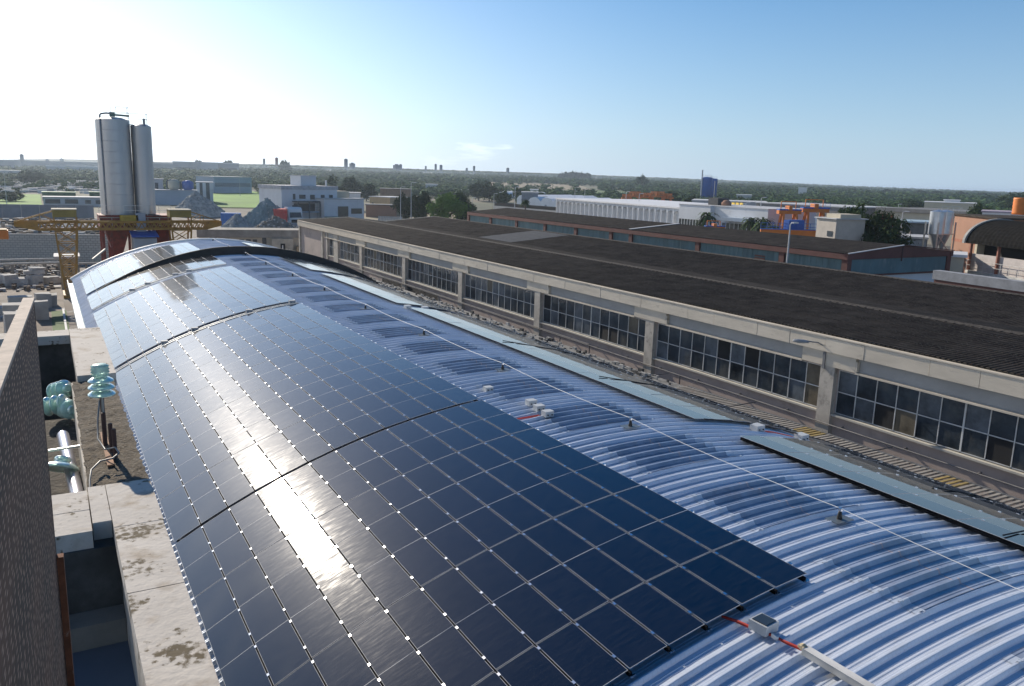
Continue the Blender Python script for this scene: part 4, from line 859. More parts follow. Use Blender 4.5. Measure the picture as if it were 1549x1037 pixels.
for px, D, yt, w_, l_ in ((725, 420, 273, 12, 'dark tree by the dry field, left one'), (741, 410, 272, 13, 'dark tree by the dry field, right one'), (498, 330, 266, 14, 'dark round tree behind the white office roof'), (530, 420, 266, 10, 'dark tree right behind the white office'), (554, 380, 276, 9, 'dark bush in front of the groves beyond the office'), (405, 395, 276, 12, 'bush at the right end of the green field'), (12, 330, 288, 10, 'green bush by the green field at the left'), (790, 380, 282, 10, 'scrubby tree left of the boundary wall hedge'), (815, 390, 284, 11, 'scrubby tree above the boundary wall hedge'), (760, 350, 287, 9, 'scrubby tree behind the small lamp post'), (971, 900, 262, 16, 'lone tall tree sticking out of the groves in the middle'), (1015, 390, 289, 12, 'dark trees between the far orange cranes'), (1395, 420, 300, 15, 'dark trees left of the pale factory'), (40, 560, 256, 16, 'dark trees above the stone yards at the left'), (52, 590, 257, 14, 'second dark tree above the stone yards at the left'), (1540, 520, 288, 22, 'large tree on the skyline at the right edge'), (1050, 330, 296, 9, 'dark shrub left of the blue silos')):
    tree(px, D, yt, w_, l_, dleaf if 'dark' in l_ else gdull, 1500, leaf=.4, grp='trees beyond')
for i in range(9): tree(849+5*i, 1500, 259+abs(i-4)*.6+random.uniform(-.6, .6), 15, 'one of a row of umbrella pines on the skyline in the middle', dleaf, 500, leaf=1.0, grp='skyline pine row')
for i, px in enumerate((300, 345, 432, 560, 590, 1190, 1290, 1345, 1395, 1420, 1460, 1490)): tree(px, 1300, {True: 243, False: 258}[px < 500]+(0 if px < 500 else (px-500)*.034)-1, 18, 'taller tree clump on the far skyline', dleaf, 300, leaf=1.3, grp='skyline clumps')

# --- left: stone yard, block wall, crane, silos
wd = thing('block_wall', 'long pale concrete block wall behind the crane at the left', 'wall', at(-60, 131).to_tuple()[:2]+(G,), 0)
a, b_ = at(-60, 131), at(157, 126); dv = b_-a; wd.rotation_euler.z = math.atan2(dv.y, dv.x); h = hz(60, 355, 128)-G
B(0, 0, 0, dv.length, .3, h).build('blocks', blockwall, wd); B(0, -.04, h+.002, dv.length, .34, h+.1).build('coping', stone, wd)
a, b_ = at(-60, 238), at(150, 232); dv = b_-a; wd = thing('boundary_wall', 'dark grey boundary wall of precast panels beyond the block wall', 'wall', (a.x, a.y, G), math.atan2(dv.y, dv.x)); h = hz(60, 309, 235)-G
q = MB(); 
for k_ in range(int(dv.length/4)): q.box(k_*4+.03, 0, 0, k_*4+3.97, .2, h+random.uniform(-.03, .03))
q.build('panels', mat('weathered grey panels', (.19, .20, .22), .9, var=.2, scale=.3), wd)
bld('low_store', 'low pale store with dark openings behind the boundary wall', 'store', 62, 152, 300, 301, 8, roofpale, roofpale, wins=[(.03, .28, .3, .75), (.36, .58, .3, .75), (.7, .8, .3, .7), (.88, .98, .3, .7)])
for (p0_, p1_, l_) in ((61, 112, 'long dark green netted shed, left part'), (133, 157, 'dark green netted shed beside the silos')): bld('green_shed', l_, 'shed', p0_, p1_, 345, 290, 6, mat('green net', (.02, .10, .04), .8), mat('green roof', (.03, .17, .06), .7))
q = MB()
for k_ in range(380):
    px = random.uniform(-20, 160); D = random.uniform(420, 640); c = at(px, D); s1 = random.uniform(.6, 2.6); g0 = gz(c.x, c.y); q.box(c.x-s1, c.y-s1, g0, c.x+s1, c.y+s1, g0+random.uniform(.4, 1.8), random.choice((0, 0, 1)))
tag(q.build('stone_stacks', [mat('stacks pale', (.65, .61, .56), .9), mat('stacks grey', (.25, .25, .26), .9)]), 'pale stacks of cut stone filling distant yards at the left', 'stone stacks', kind='stuff')
# blocks in the near yard
def block(px, py, sx, sy, sz, label, z=0, rz=0, m=stone):
    f_ = .62 if py < 455 else .82; sz *= f_; z *= f_
    c = gp(px, py); q = MB(); vs = [(x*sx/2+random.uniform(-.05, .05), y*sy/2+random.uniform(-.05, .05), zz*sz+(random.uniform(-.08, .08) if zz else 0)) for zz in (0, 1) for (x, y) in ((-1, -1), (1, -1), (1, 1), (-1, 1))]
    q.add(vs, [(0, 3, 2, 1), (4, 5, 6, 7), (0, 1, 5, 4), (1, 2, 6, 5), (2, 3, 7, 6), (3, 0, 4, 7)]); o = q.build('stone_block', m); o.location = (c.x, c.y, G+z); o.rotation_euler.z = rz; tag(o, label, 'stone block', 'blocks in the yard'); return o
pst = mat('sawn stone', (.36, .345, .32), .9, var=.15, scale=1.5)
for px, py, sx, sy, sz, z, rz, l_ in ((21, 505, 1.1, 1.6, 2.0, 0, .1, 'tall sawn block nearest the perforated screen on its left'), (36, 500, .9, 1.4, 1.9, 0, 0, 'sawn block hugging the left rim of the screen'), (25, 488, 1.8, 1.5, 1.9, 0, .05, 'sawn block behind the nearest pair'), (32, 472, 1.9, 1.3, 1.7, 0, .1, 'sawn block at the back of the near stack'), (64, 482, 1.0, 1.6, 1.9, 0, 0, 'sawn block seen right of the screen'), (66, 464, 1.2, 1.5, 1.6, 0, .1, 'darker block behind the screen tip'), (78, 462, 1.0, 1.2, 1.3, 0, 0, 'brownish block by the path'), (2, 432, 1.3, 1.3, 1.9, 0, .2, 'rough block at the left frame edge'), (14, 432, 1.4, 1.5, 2.0, 0, .4, 'rough pointed block second from the left edge'), (32, 432, 1.5, 1.2, 1.4, 0, 0, 'low block in the middle of the rough row'), (47, 431, .9, 1.2, 1.7, 0, 0, 'left upright slab pack of the rough row'), (57, 431, 1.1, 1.2, 1.8, 0, .1, 'right upright slab pack of the rough row'), (53, 430, 2.0, 1.0, .5, 1.95, .1, 'flat slab lying on the slab packs'), (58, 429, 1.5, 1.0, .5, 2.5, .4, 'tilted slab on top of the heap'), (69, 429, .9, .9, 1.2, 0, 0, 'small upright block right of the slab packs'), (79, 428, 1.3, 1.0, 1.2, 0, .2, 'block at the right end of the rough row'), (87, 427, 1.0, .9, .9, 0, .4, 'last small block before the crane leg'), (3, 476, 1.8, 1.3, .9, 0, 0, 'brown low block at the left frame edge')):
    block(px, py, sx, sy, sz, l_, z, rz, pst if py > 455 else stone)
def heap(name, px, D, ytop, wpx, m, label, cat='heap', sharp=1.0, n=28, chunks=0, cm=None):
    a = at(px, D); h = hz(px, ytop, D)-G; w_ = wpx*D/F_PX; vs = []; 
    for i in range(n+1):
        for j in range(n+1):
            x, y = (i/n-.5)*2, (j/n-.5)*2; r_ = math.hypot(x*1.02, y); an = math.atan2(y, x)
            e = max(0, 1-r_*(1+.12*math.sin(3*an+px)+.07*math.sin(7*an)))**sharp
            vs.append((x*w_/2, y*w_/2*.8, h*e+(random.uniform(-.02, .05)*h if e > 0 else -.2)))
    q = MB(); q.add(vs, [(i*(n+1)+j, (i+1)*(n+1)+j, (i+1)*(n+1)+j+1, i*(n+1)+j+1) for i in range(n) for j in range(n)])
    for k_ in range(chunks):
        i = random.randrange(len(vs)); v = vs[i]
        if v[2] > .1: s1 = random.uniform(.01, .035)*w_*.5; q.box(v[0]-s1, v[1]-s1, v[2]-s1, v[0]+s1, v[1]+s1*random.uniform(.5, 1.5), v[2]+s1*random.uniform(.3, 1.2), 1 if random.random() < .5 else 0)
    o = q.build(name, [m, cm or stone]); o.location = (a.x, a.y, G); tag(o, label, cat); return o
gravel = mat('gravel grey', (.26, .27, .26), 1, var=.4, scale=1.2, bump=1, bscale=4, col2=(.42, .41, .38), c2lo=.5, c2hi=.65, c2scale=.5)
heap('gravel_pile', 294, 245, 289, 74, gravel, 'grey conical gravel pile left of the blue container', 'gravel pile', .8, chunks=140)
heap('gravel_pile', 403, 200, 299, 78, mat('green grey gravel', (.20, .25, .24), 1, var=.35, scale=.8, bump=1, bscale=4, col2=(.45, .45, .42), c2lo=.52, c2hi=.62, c2scale=.35, stretch=(1, .4, .4)), 'greenish conical gravel pile beside the truck', 'gravel pile', .78, chunks=120)
heap('rubble_mound', 415, 150, 327, 92, mat('rubble', (.20, .18, .15), 1, var=.5, scale=1.5, bump=1, bscale=5), 'low mound of brown and white rubble before the truck', 'rubble', .55, chunks=420)
heap('rubble_mound', 356, 185, 322, 50, gravel, 'grey rubble slope right of the blue container', 'rubble', .8, chunks=120)
heap('rubble_mound', 131, 88, 399, 26, stone, 'small pinkish rubble heap at the foot of the silos', 'rubble', .7, chunks=60)
for i, (px, D, yt, wp) in enumerate(((20, 118, 398, 60), (60, 121, 397, 80), (-10, 140, 372, 60), (70, 122, 399, 60))): heap('debris_heap', px, D, yt, wp, mat('debris', (.12, .10, .085), 1, var=.6, scale=.8, col2=(.4, .38, .35), c2lo=.6, c2hi=.66, c2scale=.8, bump=1, bscale=3), ['brown scrap heap at the left before the block wall', 'brown scrap heap in the middle before the block wall', 'heap at the left end of the block wall', 'scrap heap beside the hut'][i], 'scrap heap', .5, chunks=160)
q = MB()
for k_ in range(900):
    px = random.uniform(-30, 150); D = random.uniform(150, 222); c = at(px, D); s1 = random.uniform(.15, .7); q.box(c.x-s1, c.y-s1, G, c.x+s1, c.y+s1, G+random.uniform(.1, .9), random.choice((0, 1, 1, 2)))
tag(q.build('scrap_field', [stone, mat('scrap brown', (.13, .09, .06), 1, var=.5), mat('scrap grey', (.1, .1, .1), 1)]), 'scrap and rubble scattered over brown ground beyond the block wall', 'scrap', kind='stuff')
q = MB()
for k_ in range(260):
    px = random.uniform(-30, 95); D = random.uniform(98, 122); c = at(px, D); s1 = random.uniform(.08, .35); q.box(c.x-s1, c.y-s1, G, c.x+s1, c.y+s1, G+random.uniform(.05, .5), random.choice((0, 1, 1, 2)))
tag(q.build('yard_scrap', [stone, MATS['scrap brown'], MATS['scrap grey']]), 'small stones and scrap on the yard before the block wall', 'scrap', kind='stuff')
for i, (px0, px1, D, py) in enumerate(((-20, 78, 116, 393), (-20, 82, 110, 399), (108, 155, 112, 398))):
    a, b_ = at(px0, D), at(px1, D); z = hz(px0+30, py, D); t = thing('pipe_rack', ['upper pale pipe on posts before the block wall', 'lower pale pipe on posts before the block wall', 'pale pipe on posts behind the crane leg'][i], 'pipe rack', (a.x, a.y, G))
    d = b_-a; MB().tube([(0, 0, z-G), (d.x, d.y, z-G)], .13, 8).build('pipe', mat('rack pipe', (.4, .38, .34), .7), t)
    q = MB(); [q.box(d.x*k_/4-.1, d.y*k_/4-.1, 0, d.x*k_/4+.1, d.y*k_/4+.1, z-G-.12) for k_ in range(5)]; q.build('posts', mat('rack post', (.2, .18, .15), .8), t)
t, W_, h = bld('hut', 'small tan hut with a flat grey canopy behind the crane leg', 'hut', 79, 103, 99, 387, 3, tan, roofpale, wins=[(.55, .75, .45, .8)], over=.5)
o = B(-.08, 60, G, .08, 84, G+.18).build('kerb', mat('kerb white', (.55, .55, .52), .8)); o.location.x = gp(97, 480).x+.02; struct(o)
o = patch('grass_verge', [(-.1, 45), (1.1, 45), (1.1, 84), (-.1, 84)], G+.045, grassd)
def beam_truss(q, a, b_, h, n, w_=.1, mi=0):
    a, b_ = Vector(a), Vector(b_); up_ = Vector((0, 0, h)); q.bar(a, b_, w_*1.6, w_*1.6, mi); q.bar(a+up_, b_+up_, w_*1.6, w_*1.6, mi)
    for i in range(n):
        p_, r_ = a.lerp(b_, i/n), a.lerp(b_, (i+1)/n); m_ = (p_+r_)/2+up_; q.bar(p_, m_, w_, w_, mi); q.bar(m_, r_, w_, w_, mi); q.bar(p_, p_+up_, w_*.8, w_*.8, mi)
# yellow gantry crane
YC_ = 93.0
def yp(px, py, Y): d = ray(px, py); return Vector((d.x*Y/d.y, Y, d.z*Y/d.y))
cr = thing('gantry_crane', 'yellow lattice gantry crane spanning in front of the two steel silos', 'crane', (6, YC_, G)); offk = Vector((-6, -YC_, -G))
q = MB(); A, Bq = yp(58, 349, YC_), yp(312, 346, YC_)
for dy in (0, 1.4):
    V0 = Vector((0, dy, 0)); q.box(A.x, YC_+dy-.06, A.z+.02, Bq.x, YC_+dy+.06, A.z+.2); q.box(A.x-1.9, YC_+dy-.06, A.z+.72, Bq.x+1.4, YC_+dy+.06, A.z+.95)
    n_ = 26; 
    for i in range(n_):
        x0_, x1_ = A.x+(Bq.x-A.x)*i/n_, A.x+(Bq.x-A.x)*(i+1)/n_; xm_ = (x0_+x1_)/2
        q.bar((x0_, YC_+dy, A.z+.15), (xm_, YC_+dy, A.z+.75), .09, .09); q.bar((xm_, YC_+dy, A.z+.75), (x1_, YC_+dy, A.z+.15), .09, .09)
    q.prism([(A.x, A.z+.02), (A.x-2.0, A.z+.45), (A.x-2.0, A.z+.95), (A.x, A.z+.95)], 'y', YC_+dy-.05, YC_+dy+.05); q.prism([(Bq.x, A.z+.02), (Bq.x+1.6, A.z+.45), (Bq.x+1.6, A.z+.95), (Bq.x, A.z+.95)], 'y', YC_+dy-.05, YC_+dy+.05)
q.build('girder', yellowpaint, cr, offk)
for px, nm in ((100, 'l'), (274, 'r')):
    c = yp(px, 345, YC_); q = MB(); zt = yp(px, 328, YC_).z
    for sx in (-1, 1):
        for dy in (-.4, 1.8):
            q.bar((c.x+sx*1.0, YC_+dy, zt), (c.x+sx*.95, YC_+dy, A.z), .12, .12); q.bar((c.x+sx*.95, YC_+dy, A.z), (c.x+sx*.45, YC_+dy, G+.3), .16, .16)
    zs = np.linspace(A.z, G+.6, 6)
    for i in range(5):
        wa, wb = .95-.5*i/5, .95-.5*(i+1)/5
        for dy in (-.4, 1.8):
            q.bar((c.x-wa, YC_+dy, zs[i]), (c.x+wb, YC_+dy, zs[i+1]), .08, .08); q.bar((c.x+wa, YC_+dy, zs[i]), (c.x-wb, YC_+dy, zs[i+1]), .08, .08); q.bar((c.x-wa, YC_+dy, zs[i]), (c.x+wa, YC_+dy, zs[i]), .09, .09)
    q.box(c.x-.7, YC_-1.2, G, c.x+.7, YC_+2.6, G+.35); q.build('leg', yellowpaint, cr, offk)
    q = B(c.x-1.1, YC_-.5, zt, c.x+1.0, YC_+1.9, zt+.72); q.box(c.x-1.15, YC_-.55, zt+.723, c.x+1.05, YC_+1.95, zt+.8, 1); q.build('machine_house', [mat('crane olive', (.26, .19, .04), .7), cream], cr, offk)
    q = MB(); s_ = -1 if nm == 'l' else 1; ex = A.x-1.8 if nm == 'l' else Bq.x+1.4
    for dy in (-.3, 1.7):
        q = MB(); q.bar((c.x+s_*.9, YC_+dy, zt+.6), (ex, YC_+dy, A.z+.9), .09, .09); q.bar((c.x+s_*2.2, YC_+dy, A.z+.9), (c.x+s_*2.2, YC_+dy, zt+.25), .06, .06); q.bar((c.x+s_*.9, YC_+dy, A.z+.9), (c.x+s_*2.2, YC_+dy, zt+.25), .06, .06)
        q.build('stay', yellowpaint, cr, offk)
t = thing('hoist_trolley', 'orange end of another crane beam cut by the left frame edge', 'crane', yp(-4, 357, YC_)); B(-2.5, 0, -.3, .9, 1.2, .55).build('beam_end', orangepaint, t); B(-2.4, .1, .551, .8, 1.1, .65).build('rail', yellowpaint, t)
# silos
def silo(x, y, r_, z0, z1, label):
    t = thing('steel_silo', label, 'silo', (x, y, z0), 0, 'tall steel silos'); h = z1-z0; q = MB()
    for k_ in range(9):
        rr_ = r_*(1+.0025*(k_ % 2)); q.lathe([(rr_, h*k_/9), (rr_, h*(k_+1)/9)], seg=56)
    for k_ in (1, 2, 3, 4, 5, 6, 7, 8): q.lathe([(r_*1.002, h*k_/9-.025), (r_*1.008, h*k_/9), (r_*1.002, h*k_/9+.025)], seg=56, smooth=False)
    q.lathe([(r_, h), (r_*.6, h+.22), (0, h+.3)], seg=56); q.build('shell', stainless, t); return t
SY = 97.0; a1, a2 = yp(172, 181, SY), yp(214.5, 191, SY); rb1, rb2 = yp(177, 325, SY), yp(219, 323, SY)
s1 = silo((a1.x+rb1.x)/2, SY, 20.3*SY*1.03/F_PX, rb1.z, a1.z, 'taller and wider of the two shining steel silos'); s2 = silo((a2.x+rb2.x)/2, SY, 12.6*SY*1.03/F_PX, rb2.z, a2.z, 'slimmer right hand steel silo of the pair')
pg = mat('silo pipe', (.22, .23, .24), .5, .5)
h1 = a1.z-rb1.z; q = MB().tube([(-1.2, -1.15, .2), (-1.2, -1.15, h1+.35), (-1.1, -1.1, h1+.5), (-.6, -.8, h1+.6), (.1, -.4, h1+.6)], .09, 10); q.build('feed_pipe', pg, s1)
q = B(-.25, -.6, h1+.3, .25, -.1, h1+.75); q.tube([(.2, -.3, h1+.5), (1.6, -.3, h1+.45)], .1, 8); q.build('filter', mat('filter green', (.10, .17, .14), .6), s1)
def rail(q, pts, h=1.0):
    for a, b_ in zip(pts[:-1], pts[1:]):
        a, b_ = Vector(a), Vector(b_)
        for zz in (h*.5, h): q.bar(a+Vector((0, 0, zz)), b_+Vector((0, 0, zz)), .035, .035)
        n_ = max(1, int((b_-a).length/1.0))
        for k_ in range(n_+1): p_ = a.lerp(b_, k_/n_); q.bar(p_, p_+Vector((0, 0, h)), .035, .035)
q = MB(); rail(q, [(.3, -1.2, h1+.2), (1.5, -.6, h1+.2), (1.5, .8, h1+.2), (0, 1.4, h1+.2)], 1.1); q.build('handrail', galv, s1)
dx = s2.location.x-s1.location.x; q = B(1.4, -.5, h1-.45, dx+.2, .4, h1-.38); rail(q, [(1.5, -.5, h1-.38), (dx+.6, -.5, h1-.38), (dx+.6, .5, h1-.38)], 1.1); q.build('catwalk', pg, s1)
q = MB(); h2 = a2.z-rb2.z; q.tube([(.3, -.4, h2+.1), (.3, -.4, h2+.8)], .12, 8); q.build('vent', pg, s2)
sp_ = thing('silo_stand', 'dark red steel hopper structure carrying the two silos', 'silo stand', (8, SY, G)); offs = Vector((-8, -SY, -G))
L0, L1 = yp(150, 326, SY-2), yp(258, 326, SY-2); zb = yp(200, 352, SY-2).z
q = B(L0.x, SY-2.2, zb+.3, L1.x, SY+2, L0.z-.02); q.box(L0.x-.05, SY-2.25, L0.z-.019, L1.x+.05, SY+2.05, L0.z+.06); q.build('deck_box', redpaint, sp_, offs)
for px0, px1 in ((160, 196), (236, 258)):
    a, b_ = yp(px0, 352, SY-2), yp(px1, 352, SY-2); q = MB(); q.add([(a.x, SY-2.1, zb+.3), (b_.x, SY-2.1, zb+.3), (b_.x, SY+1.9, zb+.3), (a.x, SY+1.9, zb+.3), ((a.x+b_.x)/2-.4, SY-.5, zb-2.6), ((a.x+b_.x)/2+.4, SY-.5, zb-2.6), ((a.x+b_.x)/2+.4, SY+.3, zb-2.6), ((a.x+b_.x)/2-.4, SY+.3, zb-2.6)], [(0, 1, 5, 4), (1, 2, 6, 5), (2, 3, 7, 6), (3, 0, 4, 7), (4, 5, 6, 7)]); q.build('hopper', redpaint, sp_, offs)
for px in (156, 168, 200, 232, 256):
    for yy in (SY-2.1, SY+1.8): x = yp(px, 352, SY-2).x; B(x-.13, yy-.13, G, x+.13, yy+.13, zb+.31).build('leg', redpaint, sp_, offs)
q = MB(); rail(q, [(L0.x, SY-2.2, L0.z+.06), (L1.x, SY-2.2, L0.z+.06)], 1.0); rail(q, [(L0.x, SY-2.3, zb+.7), (L1.x, SY-2.3, zb+.7)], .9); q.build('handrail', galv, sp_, offs)
x = yp(182, 331, SY-3).x; q = B(x, SY-3, L0.z-.7, x+1.7, SY-2.21, L0.z+.1); q.build('control_box', brightyellow if False else mat('box yellow', (.42, .27, .02), .7), sp_, offs)
x = yp(206, 331, SY-3).x; B(x, SY-3, L0.z-1.6, x+.9, SY-2.22, L0.z+.3).build('cabinet', greywall, sp_, offs)
a, b_ = yp(199, 356, SY-5), yp(240, 356, SY-5); q = MB(); q.prism([(SY-5.5, a.z-.15), (SY-2.5, a.z+.25), (SY-2.5, a.z+.32), (SY-5.5, a.z-.08)], 'x', a.x, b_.x); q.build('blue_canopy', bluepaint, sp_, offs)
B(a.x+.2, SY-5.1, G, b_.x-.2, SY-2.6, a.z-.3).build('cabin', greywall, sp_, offs)
for (p0_, p1_, l_) in (((90, 378), (150, 350), 'conveyor tube leaning towards the silo legs'),): 
    A_, B_ = yp(140, 392, 92), yp(160, 376, 94); tag(MB().bar(A_, B_, .16, .16).build('conveyor_tube', mat('tube pale', (.45, .46, .42), .6)), 'pale slanting conveyor tube at the foot of the silos', 'conveyor')
# --- plant right of silos
t, W_, h = bld('plant_building', 'grey plant building with white vertical panels right of the silos', 'plant', 296, 321, 330, 275, 14, mat('plant dark', (.10, .11, .12), .8), greywall)
for u in (.0, .38, .8): B(u*W_, -.3, 0, u*W_+.2*W_, -.001, h-.3).build('white_panel', whitewall, t)
bld('concrete_shed', 'low blue grey concrete wall of the works behind the gravel pile', 'works', 228, 297, 318, 287, 10, bluegrey, greywall)
bld('plant_tower', 'pale stair tower of the plant just right of the silos', 'plant', 232, 246, 330, 270, 8, greywall, greywall, wins=[(.1, .45, .2, .85)])
for px, yt, m_, l_ in ((262, 270, cream, 'cream drum on the concrete plant'), (283, 272, bluepaint, 'blue drum on the concrete plant')):
    a = at(px, 322); zt = hz(px, yt, 322); zb_ = hz(px, 289, 322); t = thing('mixing_drum', l_, 'drum', (a.x, a.y, zb_)); hh = zt-zb_
    MB().lathe([(0, hh), (.7, hh*.96), (2.0, hh*.82), (2.0, hh*.3), (.8, 0), (0, 0)], seg=20).build('shell', m_, t); q = MB().tube([(-2.3, 0, -1), (-2.3, 0, hh*.8), (-1.0, 0, hh*.95), (0, 0, hh*.9)], .25, 8); q.build('duct', mat('duct dark blue', (.03, .05, .09), .6), t)
bld('shed', 'blue grey metal shed with a darker window band beyond the green field', 'shed', 323, 380, 437, 267, 18, bluegrey, roofpale, D1=447, wins=[(.03, .97, .45, .66)], wmat=mat('shed band', (.13, .17, .21), .7))
# container, tarps
a = at(331, 190); t = thing('blue_container', 'blue open container among the rubble piles', 'container', (a.x, a.y, G), -.25); hh = hz(340, 322, 190)-G; q = MB(); [q.box(.2*k_*2, -.03, 0, .2*k_*2+.2, .001, hh) for k_ in range(10)]; q.box(0, 0, 0, 4.1, 2.4, hh); q.build('shell', mat('container blue', (.03, .14, .42), .6), t)
t, W_, h = bld('annex', 'low pale annex with a flat roof, dark windows and door behind the barrel roof', 'annex', 296, 456, 106, 347, 3.5, cream, mat('annex roof', (.30, .28, .24), .95, var=.3, scale=.8), D1=106, roofh=.95, over=.2,
    wins=[(.10, .17, .35, .85), (.20, .28, .35, .82), (.38, .425, .3, .8), (.445, .49, .3, .8), (.51, .55, .3, .8), (.60, .64, .3, .9)], doors=[(.78, .815, .0, .78)])
B(W_*.69, -.9, 0, W_*.9, -.07, h-1.0).build('porch', mat('porch cream', (.44, .41, .33), .9), t); B(W_*.775, -.96, 0, W_*.82, -.901, h-1.6).build('porch_door', dark, t); B(W_*.79, -1.0, .2, W_*.80, -.961, h-1.8).build('door_post', steelwhite, t)
B(W_*.93, -1.6, 0, W_*.999, -.07, h-1.9).build('side_box', tan, t)
# --- white office and truck
loc, rz, W_ = facing(425, 540, 205, 216); t = thing('office_building', 'white three level office with penthouse, balcony and flat roofs beyond the piles', 'office', loc, rz); h = hz(455, 281, 205)-G
B(0, 0, 0, W_*.72, 11, h-.9).build('main_wall', whitewall, t); B(-.2, -.2, h-.9+.003, W_*.72+.2, 11.2, h).build('parapet', mat('parapet grey', (.42, .42, .43), .9), t)
q = B(W_*.30, 2, h+.002, W_*.50, 7, h+2.3); q.build('penthouse', whitewall, t); B(W_*.29, 1.9, h+2.302, W_*.51, 7.1, h+2.5).build('penthouse_roof', roofpale, t); MB().tube([(W_*.66, 3, h), (W_*.66, 3, h+1.4)], .22, 8).build('chimney', whitewall, t)
h2 = hz(510, 302, 205)-G; B(W_*.44, -3.6, 0, W_*.98, -.001, h2).build('front_wing', whitewall, t); B(W_*.43, -3.8, h2+.002, W_*.99, .1-.101, h2+.25).build('wing_roof', roofpale, t)
B(W_*.721, 1.5, 0, W_*.93, 10, h-1.2).build('rear_wing', cream, t)
for u0, u1, v0, v1, yy in ((.50, .55, .68, .78, 0), (.61, .66, .68, .78, 0), (.22, .30, .68, .78, 0), (.14, .17, .66, .8, 0), (.13, .16, .4, .52, 0), (.36, .42, .66, .78, 0)): B(u0*W_, yy-.06, v0*h, u1*W_, yy+.04, v1*h).build('window', glassfar, t)
for u0, u1, v0, v1 in ((.80, .95, .46, .66), (.62, .76, .12, .74)): B(u0*W_, -3.67, v0*h2, u1*W_, -3.55, v1*h2).build('window', mat('wing window', (.09, .08, .06), .3), t)
B(W_*.13, -2.6, h*.60, W_*.42, -.001, h*.63).build('canopy', mat('canopy dark', (.05, .06, .07), .6), t); B(W_*.14, -2.0, h*.34, W_*.43, -.002, h*.37).build('balcony', bluegrey, t)
q = MB(); rail(q, [(W_*.14, -2.0, h*.37), (W_*.43, -2.0, h*.37)], 1.0); [q.box(W_*u-.1, -2.5, 0, W_*u+.1, -2.3, h*.6) for u in (.14, .28, .42)]; q.build('balcony_rail', mat('rail dark', (.06, .08, .1), .6), t)
B(W_*.15, -.07, h*.37, W_*.42, -.01, h*.56).build('balcony_glazing', glassfar, t); B(W_*.43, -5.0, 0, W_*.60, -3.9, h*.25).build('green_netting', mat('netting green', (.03, .12, .10), .8), t)
a = at(442, 200); t = thing('truck', 'white lorry cab facing us with a red trailer beside the office', 'truck', (a.x, a.y, G), .12); hh = hz(441, 313, 200)-G; s_ = hh/3.6
q = MB(); q.prism([(-1.1*s_, .9*s_), (-1.15*s_, 1.8*s_), (-.85*s_, 3.3*s_), (-.4*s_, 3.6*s_), (1.1*s_, 3.6*s_), (1.1*s_, .6*s_), (-1.1*s_, .6*s_)], 'x', -1.25*s_, 1.25*s_); q.build('cab', steelwhite, t)
q = MB(); q.add([(-1.1*s_, -1.18*s_, 1.85*s_), (1.1*s_, -1.18*s_, 1.85*s_), (1.0*s_, -.96*s_, 2.75*s_), (-1.0*s_, -.96*s_, 2.75*s_)], [(0, 1, 2, 3)]); q.build('windscreen', glass, t)
B(-1.25*s_, -1.3*s_, .35*s_, 1.25*s_, -1.11*s_, .85*s_).build('bumper', mat('bumper', (.3, .3, .32), .6), t); B(-.8*s_, -1.19*s_, .95*s_, .8*s_, -1.151*s_, 1.5*s_).build('grille', dark, t)
for sx in (-1, 1):
    B(sx*1.0*s_-.15, -1.33*s_, .5*s_, sx*1.0*s_+.15, -1.301*s_, .7*s_).build('headlight', rooflight, t); MB().tube([(sx*.95*s_, 0, .5*s_), (sx*1.22*s_, 0, .5*s_)], .5*s_, 18).build('wheel', blackm, t); MB().tube([(sx*.95*s_, 6*s_, .5*s_), (sx*1.22*s_, 6*s_, .5*s_)], .5*s_, 18).build('wheel', blackm, t)
B(-1.25*s_, 1.3*s_, 1.0*s_, 1.25*s_, 8.5*s_, 3.0*s_).build('trailer_body', mat('trailer red', (.55, .05, .04), .6), t)
t = thing('flatbed', 'red sided truck body left of the lorry cab', 'truck body', (at(424, 196).x, at(424, 196).y, G), -.1); hh = hz(424, 316, 196)-G; B(-1.5, 0, 1.1, 1.3, 4, hh).build('body', MATS['trailer red'], t); [MB().tube([(sx, .8, .5), (sx+.3, .8, .5)], .5, 16).build('wheel', blackm, t) for sx in (-1.3, .9)]; B(-1.2, .1, .7, 1.0, 3.9, 1.09).build('chassis', dark, t)
# --- tan houses
bld('tan_house', 'tan flat roofed house left of the lamp post pair', 'house', 559, 590, 275, 297, 9, tan, roofpale, D1=268, wins=[(.5, .68, .35, .6), (.1, .2, .4, .65)]); bld('tan_house', 'unfinished brown house with dark terrace behind the lamp posts', 'house', 575, 622, 300, 285, 9, mat('brown plaster', (.24, .17, .12), .9), roofmid, wins=[(.05, .3, .3, .6), (.4, .55, .35, .6)])
bld('tan_house', 'low brick coloured wall house below the tan house', 'house', 553, 600, 255, 309, 6, terracotta, roofmid); bld('white_house', 'small white house right behind the office', 'house', 528, 545, 290, 291, 9, whitewall, roofpale)
a, b_ = at(571, 215), at(608, 213); dv = b_-a; t = thing('panel_fence', 'white precast panel fence before the tan houses', 'fence', (a.x, a.y, G), math.atan2(dv.y, dv.x)); q = MB(); hh = hz(590, 327, 214)-G
for k_ in range(8): q.box(k_*dv.length/8+.1, 0, 0, (k_+1)*dv.length/8, .12, hh)
q.build('panels', stone, t)
